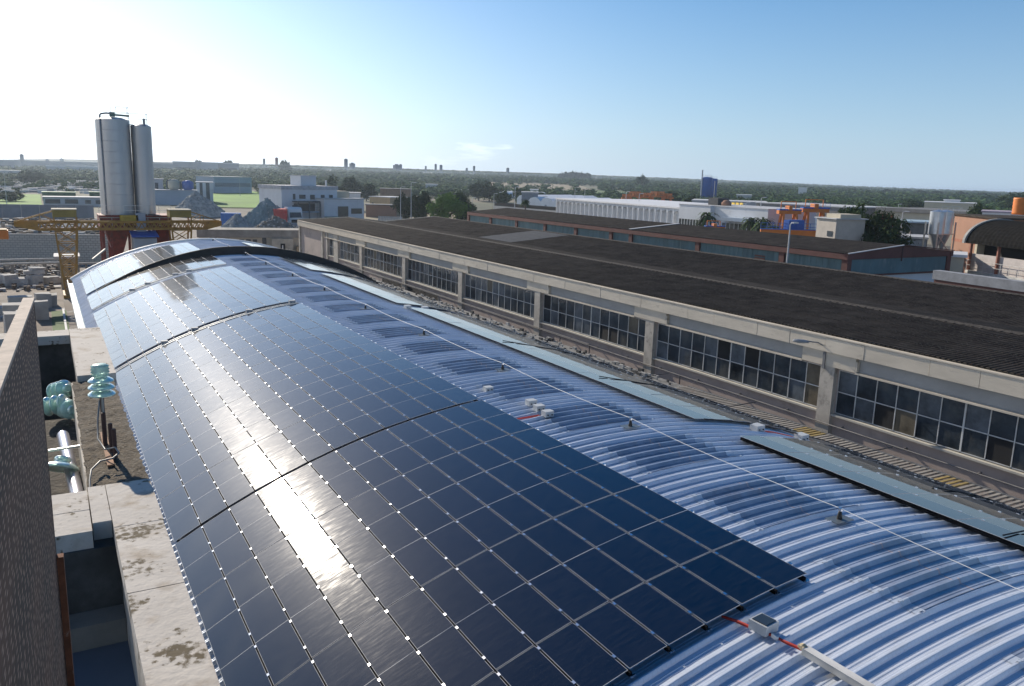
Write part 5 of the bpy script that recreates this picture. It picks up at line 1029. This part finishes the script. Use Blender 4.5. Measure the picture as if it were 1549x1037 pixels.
# --- greenhouses and walls in the middle
whitefilm = mat('white film', (.75, .75, .75), .5, var=.1, scale=.5)
for i, (p0_, p1_, D, yt) in enumerate(((682, 712, 560, 284.5), (700, 735, 520, 286), (722, 762, 480, 288.5), (783, 835, 370, 294.5), (800, 858, 330, 298))):
    loc, rz, W_ = facing(p0_, p1_, D, D*.97); t = thing('greenhouse', ['farthest white greenhouse left of the dry field', 'second white greenhouse of the far row', 'nearest white greenhouse of the far row', 'long white greenhouse behind the boundary wall', 'nearest white greenhouse beside the arcade'][i], 'greenhouse', loc, rz, 'white greenhouses')
    hh = hz((p0_+p1_)/2, yt, D)-G; q = MB(); n_ = max(3, int(W_/6)); 
    for k_ in range(n_): x0_, x1_ = W_*k_/n_, W_*(k_+1)/n_; q.prism([(x0_, 0), (x1_, 0), (x1_, hh*.7), (x0_+(x1_-x0_)*.8, hh*.92), ((x0_+x1_)/2, hh), (x0_+(x1_-x0_)*.2, hh*.92), (x0_, hh*.7)], 'y', 0, 38)
    q.build('film_cover', whitefilm, t); B(W_*.45, -.1, 0, W_*.5, -.01, hh*.5).build('door', greywall, t)
a, b_ = at(749, 262), at(845, 235); dv = b_-a; t = thing('boundary_wall', 'pale boundary wall topped by dark netting left of the arcade', 'wall', (a.x, a.y, G), math.atan2(dv.y, dv.x)); hh = hz(795, 309, 250)-G
B(0, 0, 0, dv.length, .25, hh-1.0).build('wall', stone, t); B(0, .02, hh-.998, dv.length, .2, hh).build('netting', dark, t)
# --- white arcade factory
loc, rz, W_ = facing(843, 1032, 228, 178); t = thing('arcade_factory', 'long white factory front with a row of rounded vertical bays', 'factory', loc, rz); h = hz(843, 299, 228)-G
B(0, .8, 0, W_, 30, h-.35).build('wall', whitewall, t); B(-.2, -.2, h-.349, W_+.2, 30.2, h).build('roof_edge', rooflight, t)
nb = 25
for k_ in range(nb):
    x0_, x1_ = W_*k_/nb, W_*(k_+1)/nb; q = MB(); xm_ = (x0_+x1_)/2; r_ = (x1_-x0_)/2*.86
    q.box(x0_, 0, 0, x0_+(x1_-x0_)*.08, .79, h-.352); pts = [(xm_-r_, h*.80)]+[(xm_-r_*math.cos(an), h*.80+r_*.75*math.sin(an)) for an in np.linspace(.3, math.pi-.3, 7)]+[(xm_+r_, h*.80), (x1_, h*.80), (x1_, h-.352), (x0_+.01, h-.352), (x0_+.01, h*.80)]
    q.prism(pts, 'y', .1, .78); o = q.build('arched_bay', whitewall, t)
    if k_ % 5 != 4 and k_ % 5 != 3 or k_ == 0: B(x0_+(x1_-x0_)*.35, .7, .8, x0_+(x1_-x0_)*.7, .81-.02, h*.36).build('door', dark, t)
for k_ in range(5): x = W_*(.08+.2*k_); MB().bar((x, -.3, h*.42), (x+1.4, -1.2, h*.48), .35, .12).build('wall_lamp', mat('lamp dark', (.05, .05, .05), .5), t)
loc, rz, W_ = facing(1031, 1160, 177, 160); t = thing('factory_office', 'white two level factory office with long dark window bands', 'office', loc, rz); h = hz(1031, 309, 177)-G
B(0, 0, 0, W_*.40, 14, h).build('wall', whitewall, t); B(W_*.401, 1.2, 0, W_, 14, h).build('wall', whitewall, t); B(-.1, -.1, h+.002, W_*.40, 14, h+.15).build('roof', roofpale, t); B(W_*.401, 1.1, h+.003, W_+.1, 14, h+.16).build('roof', roofpale, t)
for u0, u1, yy, v0, v1 in ((.01, .38, 0, .36, .66), (.50, .98, 1.2, .34, .64)):
    w_ = B(u0*W_, yy-.06, v0*h, u1*W_, yy+.05, v1*h).build('window_band', mat('band glass', (.07, .07, .06), .25, var=.6, scale=1.5), t); q = MB(); n_ = 10; [q.box((u0+(u1-u0)*k_/n_)*W_-.05, yy-.12, v0*h, (u0+(u1-u0)*k_/n_)*W_+.05, yy-.061, v1*h) for k_ in range(n_+1)]; q.build('mullions', steelwhite, w_)
B(W_*.55, -.6, h*.70, W_*.86, 1.19, h*.78).build('awning', bluegrey, t); B(W_*.18, 4, h+.16, W_*.30, 7, h+1.6).build('roof_unit', mat('unit dark', (.06, .06, .06), .7), t); MB().tube([(W_*.20, 5, h), (W_*.20, 5, h+5)], .08, 6).build('mast', greywall, t); MB().lathe([(0, 0), (1, 0), (1, .6), (.6, 1), (0, 1.1)], (W_*.36, 5, h+.16), 14).build('roof_tank', terracotta, t)
# --- far cranes and frames
def portal(name, px, D, ytop, wpx, m, label, grp=None, ybase=None, lattice=True, cat='crane'):
    a = at(px, D); h = hz(px, ytop, D)-G; w_ = wpx*D/F_PX; t = thing(name, label, cat, (a.x, a.y, G), -.35, grp)
    q = MB(); b_ = .021*h
    for sx in (-1, 1):
        q2 = MB()
        for sy in (-1, 1): q2.bar((sx*w_*.38, sy*h*.18, 0), (sx*w_*.28, sy*h*.04, h*.8), b_*1.8, b_*1.8)
        q2.bar((sx*w_*.38, -h*.18, .3), (sx*w_*.38, h*.18, .3), b_*2, b_*2); q2.build('leg', m, t)
    q.box(-w_/2, -h*.05, h*.78, w_/2, h*.05, h*.845)
    if lattice: beam_truss(q, (-w_*.4, 0, h*.88), (w_*.4, 0, h*.88), h*.10, 8, b_*.7)
    q.build('girder', m, t); B(-w_*.1, -h*.08, h*.85, w_*.05, h*.08, h*.93).build('trolley', m, t)
    if m is orangepaint:
        q = MB(); rail(q, [(-w_/2, -h*.07, h*.85), (w_/2, -h*.07, h*.85)], h*.1); q.box(-w_/2, -h*.06, h*.846, w_/2, h*.06, h*.87); q.build('railing', bluepaint, t); q = MB(); [q.bar((sx*w_*.33-.2, 0, h*.845), (sx*w_*.33-.2, 0, h), .12, .12) for sx in (-1, 1)]; q.bar((-w_*.33-.2, 0, h), (w_*.33-.2, 0, h), .15, .15); q.build('top_frame', m, t)
rng_far = mat('crane far orange', (.48, .15, .04), .7)
for i, (px, yt, wp) in enumerate(((962, 289, 22), (978, 291, 26), (997, 289, 26), (1012, 292, 18), (950, 293, 16))): portal('portal_crane', px, 300, yt, wp, rng_far, ['first', 'second', 'third', 'fourth', 'small leftmost'][i]+' rusty orange crane in the cluster behind the arcade roof', 'far orange cranes')
for i in range(7): portal('yellow_frame', 1088+6.3*i, 190, 300.5+.25*i, 6, brightyellow, 'bright yellow machine frame in the row above the office roof', 'yellow frames', lattice=False, cat='frame')
portal('portal_crane', 1199, 160, 305, 34, orangepaint, 'orange gantry crane left of the pair over the yard', lattice=False); portal('portal_crane', 1238, 165, 302, 40, orangepaint, 'larger orange gantry crane right of the pair over the yard', lattice=False); portal('portal_crane', 1087, 150, 334, 30, orangepaint, 'low orange portal in front of the office corner', lattice=False)
a, b_ = yp(1150, 352, 88), yp(1262, 355, 82); t = thing('crane_boom', 'long orange boom with blue railing lying beyond the dark roof', 'crane boom', a); d = b_-a; MB().bar((0, 0, 0), d, .5, 1.1).build('boom', orangepaint, t); q = MB(); [q.bar(d*(k_/12)+Vector((0, 0, .55)), d*(k_/12)+Vector((0, 0, 1.5)), .05, .05) for k_ in range(13)]; q.bar(Vector((0, 0, 1.5)), d+Vector((0, 0, 1.5)), .06, .06); q.bar(Vector((0, 0, 1.0)), d+Vector((0, 0, 1.0)), .06, .06); q.bar(Vector((0, 0, .62)), d+Vector((0, 0, .62)), .5, .12); q.build('railing', bluepaint, t)
q = MB(); [q.bar(d*u+Vector((0, 0, -.5)), d*u+Vector((0, 0, G-a.z)), .3, .3) for u in (.02, .5, .98)]; q.build('trestle', orangepaint, t); MB().box(d.x*.35, d.y*.35-.4, .6, d.x*.35+3.2, d.y*.35+.6, 2.0).build('motor_house', bluepaint, t)
for i, (px, r_) in enumerate(((1070, 8), (1080, 6))):
    a = at(px, 480+12*i); zt = hz(px, 268+i*2, 480); t = thing('blue_silo', ['wider blue silo of the joined pair standing in the groves', 'narrower blue silo behind the wider one'][i], 'silo', (a.x, a.y, G), 0, 'blue silos'); rr_ = r_*480/F_PX
    MB().lathe([(0, 0), (rr_, 0), (rr_, zt-G-.6), (rr_*1.03, zt-G), (0, zt-G+.3)], seg=28).build('shell', bluepaint, t)
    q = MB(); rail(q, [(rr_*math.cos(u)*.9, rr_*math.sin(u)*.9, zt-G+.1) for u in np.linspace(0, 6.28, 9)], 1.2); q.build('handrail', galv, t)
    if i == 0: MB().bar((-rr_-.5, 0, 0), (-rr_-.5, 0, zt-G+4), .5, .5).build('ladder_mast', greywall, t)
bld('long_shed', 'long grey shed with pale roof behind the orange gantries', 'shed', 1148, 1285, 245, 309, 20, mat('shed tan grey', (.20, .19, .18), .9), roofpale, D1=225, wins=[(.06, .3, .2, .6), (.55, .8, .2, .6)], wmat=bluegrey)
bld('pale_roof_shed', 'curved pale roofed shed behind the white office', 'shed', 1050, 1165, 260, 304, 20, greywall, roofpale)
for i, (px, D, yt, wp) in enumerate(((1160, 200, 328, 18), (1180, 205, 330, 22), (1205, 195, 333, 22), (1230, 200, 334, 18))): heap('stone_heap', px, D, yt, wp, mat('pink stone', (.5, .36, .27), .95, var=.3, scale=1), ['pinkish stone heap by the palms', 'pinkish stone heap left of the gantry legs', 'pinkish stone heap between the gantry legs', 'pinkish stone heap right of the gantry'][i], 'stone heap', .6, 14, 30)
t, W_, h = bld('tower_house', 'plain beige tower block with one small window before the dark evergreen', 'tower', 1243, 1273, 112, 329, 4.2, mat('tower beige', (.42, .38, .33), .9, var=.12, scale=1.2), roofpale, D1=109, wins=[(.60, .86, .755, .825)], roofh=.12); B(W_*.3, .5, h+.003, W_*1.0, 3.5, h+.5).build('roof_curb', cream, t)
a, b_ = at(1222, 115), at(1243, 112)
# --- right side industrial cluster
a = at(1433, 118); t = thing('hopper_silo', 'silvery hopper silo on a steel frame before the terracotta wall', 'silo', (a.x, a.y, G)); r_ = 18.5*118/F_PX; zt = hz(1433, 320, 118)-G; zm_ = hz(1433, 354, 118)-G; zb_ = hz(1433, 378, 118)-G
sbm = mat('silo bright', (.55, .57, .60), .34, .75, var=.2, scale=1)
for px in (-.46, .46):
    q = MB(); q.lathe([(r_*.52, zm_), (r_*.52, zt)], (px*r_, 0, 0), 28); q.lathe([(r_*.52, zt), (0, zt+.25)], (px*r_, 0, 0), 28); q.build('shell', sbm, t)
    q = MB(); q.lathe([(.18, zb_), (r_*.52, zm_)], (px*r_*.8, 0, 0), 28); q.build('cone', mat('cone grey', (.36, .37, .38), .45, .5), t)
for sx in (-1, 1):
    for sy in (-.5, .5): MB().bar((sx*r_, sy*r_, 0), (sx*r_, sy*r_, zm_+1.5), .14, .14).build('leg', galv, t)
q = MB(); [q.bar((-r_, -r_*.5, z), (r_, -r_*.5, z), .1, .1) for z in (zm_, zb_, zb_*.5)]; q.bar((-r_, -r_*.5, zm_), (r_*.4, -r_*.5, zb_), .08, .08); rail(q, [(-r_, -r_*.6, zt), (r_, -r_*.6, zt)], .7); q.build('frame', galv, t)
t, W_, h = bld('terracotta_building', 'tall terracotta coloured wall with a darker band and sloping top', 'building', 1453, 1520, 130, 326, 14, terracotta, roofdark, D1=118, roofh=.2); B(0, -.03, h*.62, W_, -.005, h*.66).build('stripe', mat('stripe brown', (.30, .12, .07), .9), t)
bld('pale_factory', 'long pale factory with a rooftop box on the right skyline', 'factory', 1404, 1484, 330, 306, 18, cream, rooflight); bld('rooftop_box', 'small white upper storey on the pale factory', 'storey', 1433, 1458, 342, 302, 8, whitewall, rooflight)
bld('long_shed', 'long dark roofed cream shed right of the dark evergreen', 'shed', 1338, 1486, 230, 317, 16, cream, roofmid, D1=215, wins=[(.0, .16, .35, .8)], wmat=mat('red band', (.35, .03, .04), .7), over=.8, roofh=.9); bld('mauve_shed', 'low mauve roofed shed above the barrel workshop', 'shed', 1494, 1560, 190, 320, 12, whitewall, mat('mauve roof', (.33, .28, .33), .8))
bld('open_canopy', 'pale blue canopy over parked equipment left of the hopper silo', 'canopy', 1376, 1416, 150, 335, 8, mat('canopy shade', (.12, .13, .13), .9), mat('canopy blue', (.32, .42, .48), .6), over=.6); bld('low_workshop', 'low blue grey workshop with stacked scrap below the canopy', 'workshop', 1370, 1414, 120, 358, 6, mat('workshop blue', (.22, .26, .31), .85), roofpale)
heap('scrap_heap', 1388, 126, 350, 34, mat('scrap mix', (.15, .13, .12), 1, var=.6, scale=2), 'small scrap heap on the low workshop yard', 'scrap heap', .5, 14, 60)
a = at(1552, 135); zt = hz(1552, 299, 135)-G; t = thing('orange_tank', 'ribbed orange tank at the right frame edge', 'tank', (a.x, a.y, G)); hh = 2.1; q = MB().lathe([(0, zt-2.3)]+[(1.0+.05*(k_ % 2), zt-2.3+2.3*k_/10) for k_ in range(11)]+[(0, zt)], seg=20); q.build('drum', orangepaint, t); q = MB(); [q.bar((sx, sy, 0), (sx, sy, zt-2.3), .12, .12) for sx in (-.8, .8) for sy in (-.8, .8)]; q.build('stand', galv, t)
loc, rz, W_ = facing(1478, 1640, 88, 79); t = thing('barrel_workshop', 'workshop with a dark barrel roof and a grey front with a white railed balcony', 'workshop', loc, rz); h = hz(1478, 368, 88)-G
hr = hz(1549, 331, 84)-hz(1549, 371, 79)+.2; dp = 3.3; q = MB(); n_ = 22; xs_ = np.arange(0, W_+.1, .25); nx_ = len(xs_); vs = []
for i in range(n_+1):
    an = math.pi*i/n_
    for j, x in enumerate(xs_): r_ = 1+.006*(j % 2); vs.append((x-.3, dp-dp*1.04*math.cos(an)*r_, h+hr*math.sin(an)*r_))
q.add(vs, [(i*nx_+j, i*nx_+j+1, (i+1)*nx_+j+1, (i+1)*nx_+j) for i in range(n_) for j in range(nx_-1)]); q.build('barrel_roof', mat('barrel sheet', (.014, .0135, .013), .95, var=.4, scale=4, spec=.03), t)  # very low albedo carries the shade of this roof side
q = MB(); vs = []
for i in range(n_+1):
    an = math.pi*i/n_
    for k_ in (1.0, 1.06): vs.append((-.34, dp-dp*1.04*k_*math.cos(an), h+hr*k_*math.sin(an)))
    for k_ in (1.06, 1.0): vs.append((-.05, dp-dp*1.04*k_*math.cos(an), h+hr*k_*math.sin(an)))
q.add(vs, [(i*4+k_, i*4+(k_+1) % 4, (i+1)*4+(k_+1) % 4, (i+1)*4+k_) for i in range(n_) for k_ in range(4)]); q.build('roof_edge', mat('edge grey', (.25, .25, .24), .8), t)
B(.3, 1.6, 0, W_, 1.8, h-.05).build('interior_shade', dark, t)  # dark sheet behind the opening stands in for the shade inside
wg = mat('workshop grey', (.46, .42, .40), .9, var=.15)
B(0, .5, 0, W_, .8, h-.95).build('front_wall', wg, t); B(0, .81, 0, .3, 2*dp, h).build('side_wall', cream, t); q = MB(); q.prism([(.6+dp-dp*math.cos(an), h+hr*.97*math.sin(an)) for an in np.linspace(.02, math.pi-.02, 16)], 'x', .05, .25); q.build('gable', terracotta, t)
for u in (0, .30, .6, .9): B(u*W_, .25, 0, u*W_+.16, .49, h+.1).build('post', mat('post red', (.25, .10, .07), .8), t)
q = MB(); rail(q, [(0, .2, h*.70), (W_, .2, h*.70)], .9); q.box(0, .12, h*.66, W_, .495, h*.695); q.build('balcony', mat('balcony pale', (.5, .5, .48), .8), t); B(W_*.08, .44, h*.30, W_*.26, .495, h*.60).build('green_sheet', mat('sheet green', (.03, .16, .11), .7), t); B(W_*.33, .44, h*.25, W_*.5, .496, h*.5).build('doorway', dark, t); B(W_*.36, .44, h*.52, W_*.6, .496, h*.63).build('window', dark, t)
q = MB(); q.add([(W_*.12, -1.6, h*.36), (W_*.40, -1.6, h*.38), (W_*.28, .2, h*.50)], [(0, 1, 2)]); q.add([(W_*.12, -1.6, h*.35), (W_*.40, -1.6, h*.37), (W_*.28, .2, h*.49)], [(0, 2, 1)]); q.build('awning_sheet', rooflight, t)
t, W_, h = bld('cream_hut', 'small cream hut with a dark door below the barrel workshop', 'hut', 1441, 1476, 84, 385, 4, cream, rooflight, doors=[(.36, .55, .2, .62)])
loc, rz, W_ = facing(1437, 1640, 62, 57); t = thing('roadside_wall', 'cream panelled wall with brown frame and grey coping at the right edge', 'wall', loc, rz); h = hz(1437, 410, 62)-G
B(0, 0, 0, W_, .3, h-.9).build('panels', mat('wall cream', (.5, .47, .40), .9, var=.08), t); B(-.1, -.08, h-.898, W_, .38, h-.6).build('brown_rail', brownp, t); B(-.2, -.15, h-.598, W_, .5, h).build('coping', mat('coping grey', (.24, .25, .27), .9), t)
for k_ in range(8): x = k_*3.3; B(x, -.12, 0, x+.28, -.002, h-.9).build('post', brownp, t)
# --- skyline: sheds and towers
pf = mat('far pale', (.40, .41, .42), .9, var=.1); df = mat('far dark', (.19, .21, .24), .9)  # far dark is lightened and blued, haze put into its colour
sk = [('distant long pale shed left of the silos', 70, 152, 1000, 250.5, pf, rooflight), ('distant grey shed at the far left skyline', 22, 150, 1500, 243.5, df, df), ('big distant hall with a bright slanted roof at the left edge', -30, 23, 1300, 241, df, pf), ('low bright roof at the left edge above the stone yards', -20, 32, 800, 257, pf, rooflight), ('distant long shed right of the silos, near part', 262, 300, 1150, 244, df, pf), ('distant long shed right of the silos, middle part', 300, 330, 1180, 245, pf, pf), ('distant long shed right of the silos, end part', 330, 362, 1200, 246, df, pf), ('distant pale block just right of the silos', 229, 262, 1150, 246, df, pf), ('far white warehouse on the skyline left of the middle', 395, 500, 2800, 254.5, pf, rooflight), ('far pale warehouse on the skyline right of the twin towers', 690, 770, 3000, 265, pf, rooflight), ('small white house on the groves right of the blue silos', 1210, 1223, 800, 283, whitewall, rooflight), ('low white roof in the groves above the white office', 1117, 1140, 520, 294, pf, rooflight), ('low grey barn by the boundary wall', 790, 815, 330, 290, df, pf), ('white hut near the dry field', 803, 815, 420, 286, whitewall, rooflight), ('far bright shed in the middle distance by the dry field', 644, 662, 520, 278, pf, rooflight)]
for l_, p0_, p1_, D, yt, wm, rm in sk: bld('distant_shed', l_, 'shed', p0_, p1_, D, yt, 30 if D > 900 else 12, wm, rm, roofh=1.2 if D > 900 else .5, wins=[(.1, .9, .3, .55)] if wm is df else ())
tw = [(35, 1500, 233.5, 5, 'lone dark tower on the left skyline'), (73, 1700, 240.5, 4, 'stubby block left of a skyline gap at the left'), (95, 1700, 240, 5, 'wider stubby block on the left skyline'), (419, 2300, 238.5, 4, 'small reddish tower on the skyline'), (400, 2300, 240, 3, 'tiny pair of towers on the skyline'), (523.5, 2300, 240.5, 5, 'twin slab tower on the skyline above the office'), (533, 2300, 247, 8, 'low block beside the twin slab tower'), (600, 2200, 249.5, 10, 'dark cluster block on the skyline'), (606, 2300, 248.5, 4, 'small tower in the dark skyline cluster'), (659, 2500, 248, 3, 'left tower of a close pair on the skyline'), (667, 2500, 249.5, 4, 'right tower of a close pair on the skyline'), (644, 2500, 251, 2.5, 'tiny tower left of the close pair'), (717, 2500, 251, 3, 'thin single tower on the middle skyline'), (768, 2600, 254, 4, 'small block on the middle skyline'), (706, 2500, 254, 3, 'tiny block left of the thin single tower')]
for px, D, yt, wp, l_ in tw:
    a = at(px, D); t = thing('tower', l_, 'tower', (a.x, a.y, G), -px/F_PX*0+.3); g1 = gz(a.x, a.y); t.location.z = g1; hh = max(6, hz(px, yt, D)-g1); w_ = .75*wp*D/F_PX; B(-w_/2, -w_/2, 0, w_/2, w_/2, hh).build('shaft', df if px != 419 else mat('tower red', (.3, .15, .12), .9), t)
    B(-w_*.3, -w_*.3, hh+.01, w_*.2, w_*.2, hh+w_*.2).build('roof_box', df, t)
hillm = mat('far hills', (.06, .075, .06), 1, var=.2, scale=.002)
q = MB(); n_ = 60; vs = []
for i in range(n_+1):
    px = -200+2000*i/n_; a = at(px, 6500); hh = 6500*float(np.interp(px, _sx, _sv))+4+6*math.sin(px*.006+1)+6*math.sin(px*.017)+(14 if px < 300 else 0)-(22 if px > 1050 else 0); vs += [(a.x, a.y, G), (a.x*1.1, a.y*1.1, G+max(4, hh)), (a.x*1.3, a.y*1.3, G)]
q.add(vs, [(3*i+k_, 3*i+3+k_, 3*i+4+k_, 3*i+1+k_) for i in range(n_) for k_ in range(2)]); struct(q.build('hills', hillm))
# cars, boxes: a parked car by the arcade
def car(px, py, D, rz, col, label):
    a = at(px, D); t = thing('parked_car', label, 'car', (a.x, a.y, G), rz); q = MB(); pr = [(-2.1, .35), (-2.1, .8), (-1.3, .95), (-.7, 1.4), (.9, 1.42), (1.6, .98), (2.1, .85), (2.1, .35)]; q.prism(pr, 'y', -.85, .85); q.build('body', col, t)
    q = MB(); q.prism([(-1.1, .98), (-.66, 1.32), (.85, 1.33), (1.35, .98)], 'y', -.87, .87); q.build('side_glass', glass, t)
    for x in (-1.3, 1.3):
        for y in (-.8, .8): MB().tube([(x, y-.1, .33), (x, y+.1, .33)], .33, 14).build('wheel', blackm, t)
    for y in (-.6, .6): B(-2.13, y-.15, .6, -2.101, y+.15, .75).build('headlight', rooflight, t)
car(1114, 344, 158, .4, greywall, 'grey parked car near the low orange portal'); car(878, 318, 205, .2, steelwhite, 'white parked car before the arcade front'); car(1128, 340, 165, .2, mat('car dark', (.04, .05, .06), .4), 'dark parked car before the office')

# ================================================================ HAZE
q = B(-9200, -9200, G-1, 9200, 9200, 9); hzm = bpy.data.materials.new('haze'); hzm.use_nodes = True; n = hzm.node_tree.nodes; n.remove(n['Principled BSDF']); pv = n.new('ShaderNodeVolumePrincipled')
pv.inputs['Color'].default_value = (.70, .84, 1, 1); pv.inputs['Density'].default_value = HAZE; pv.inputs['Anisotropy'].default_value = .45; hzm.node_tree.links.new(pv.outputs[0], n['Material Output'].inputs['Volume'])
o = q.build('haze', hzm); o['kind'] = 'stuff'
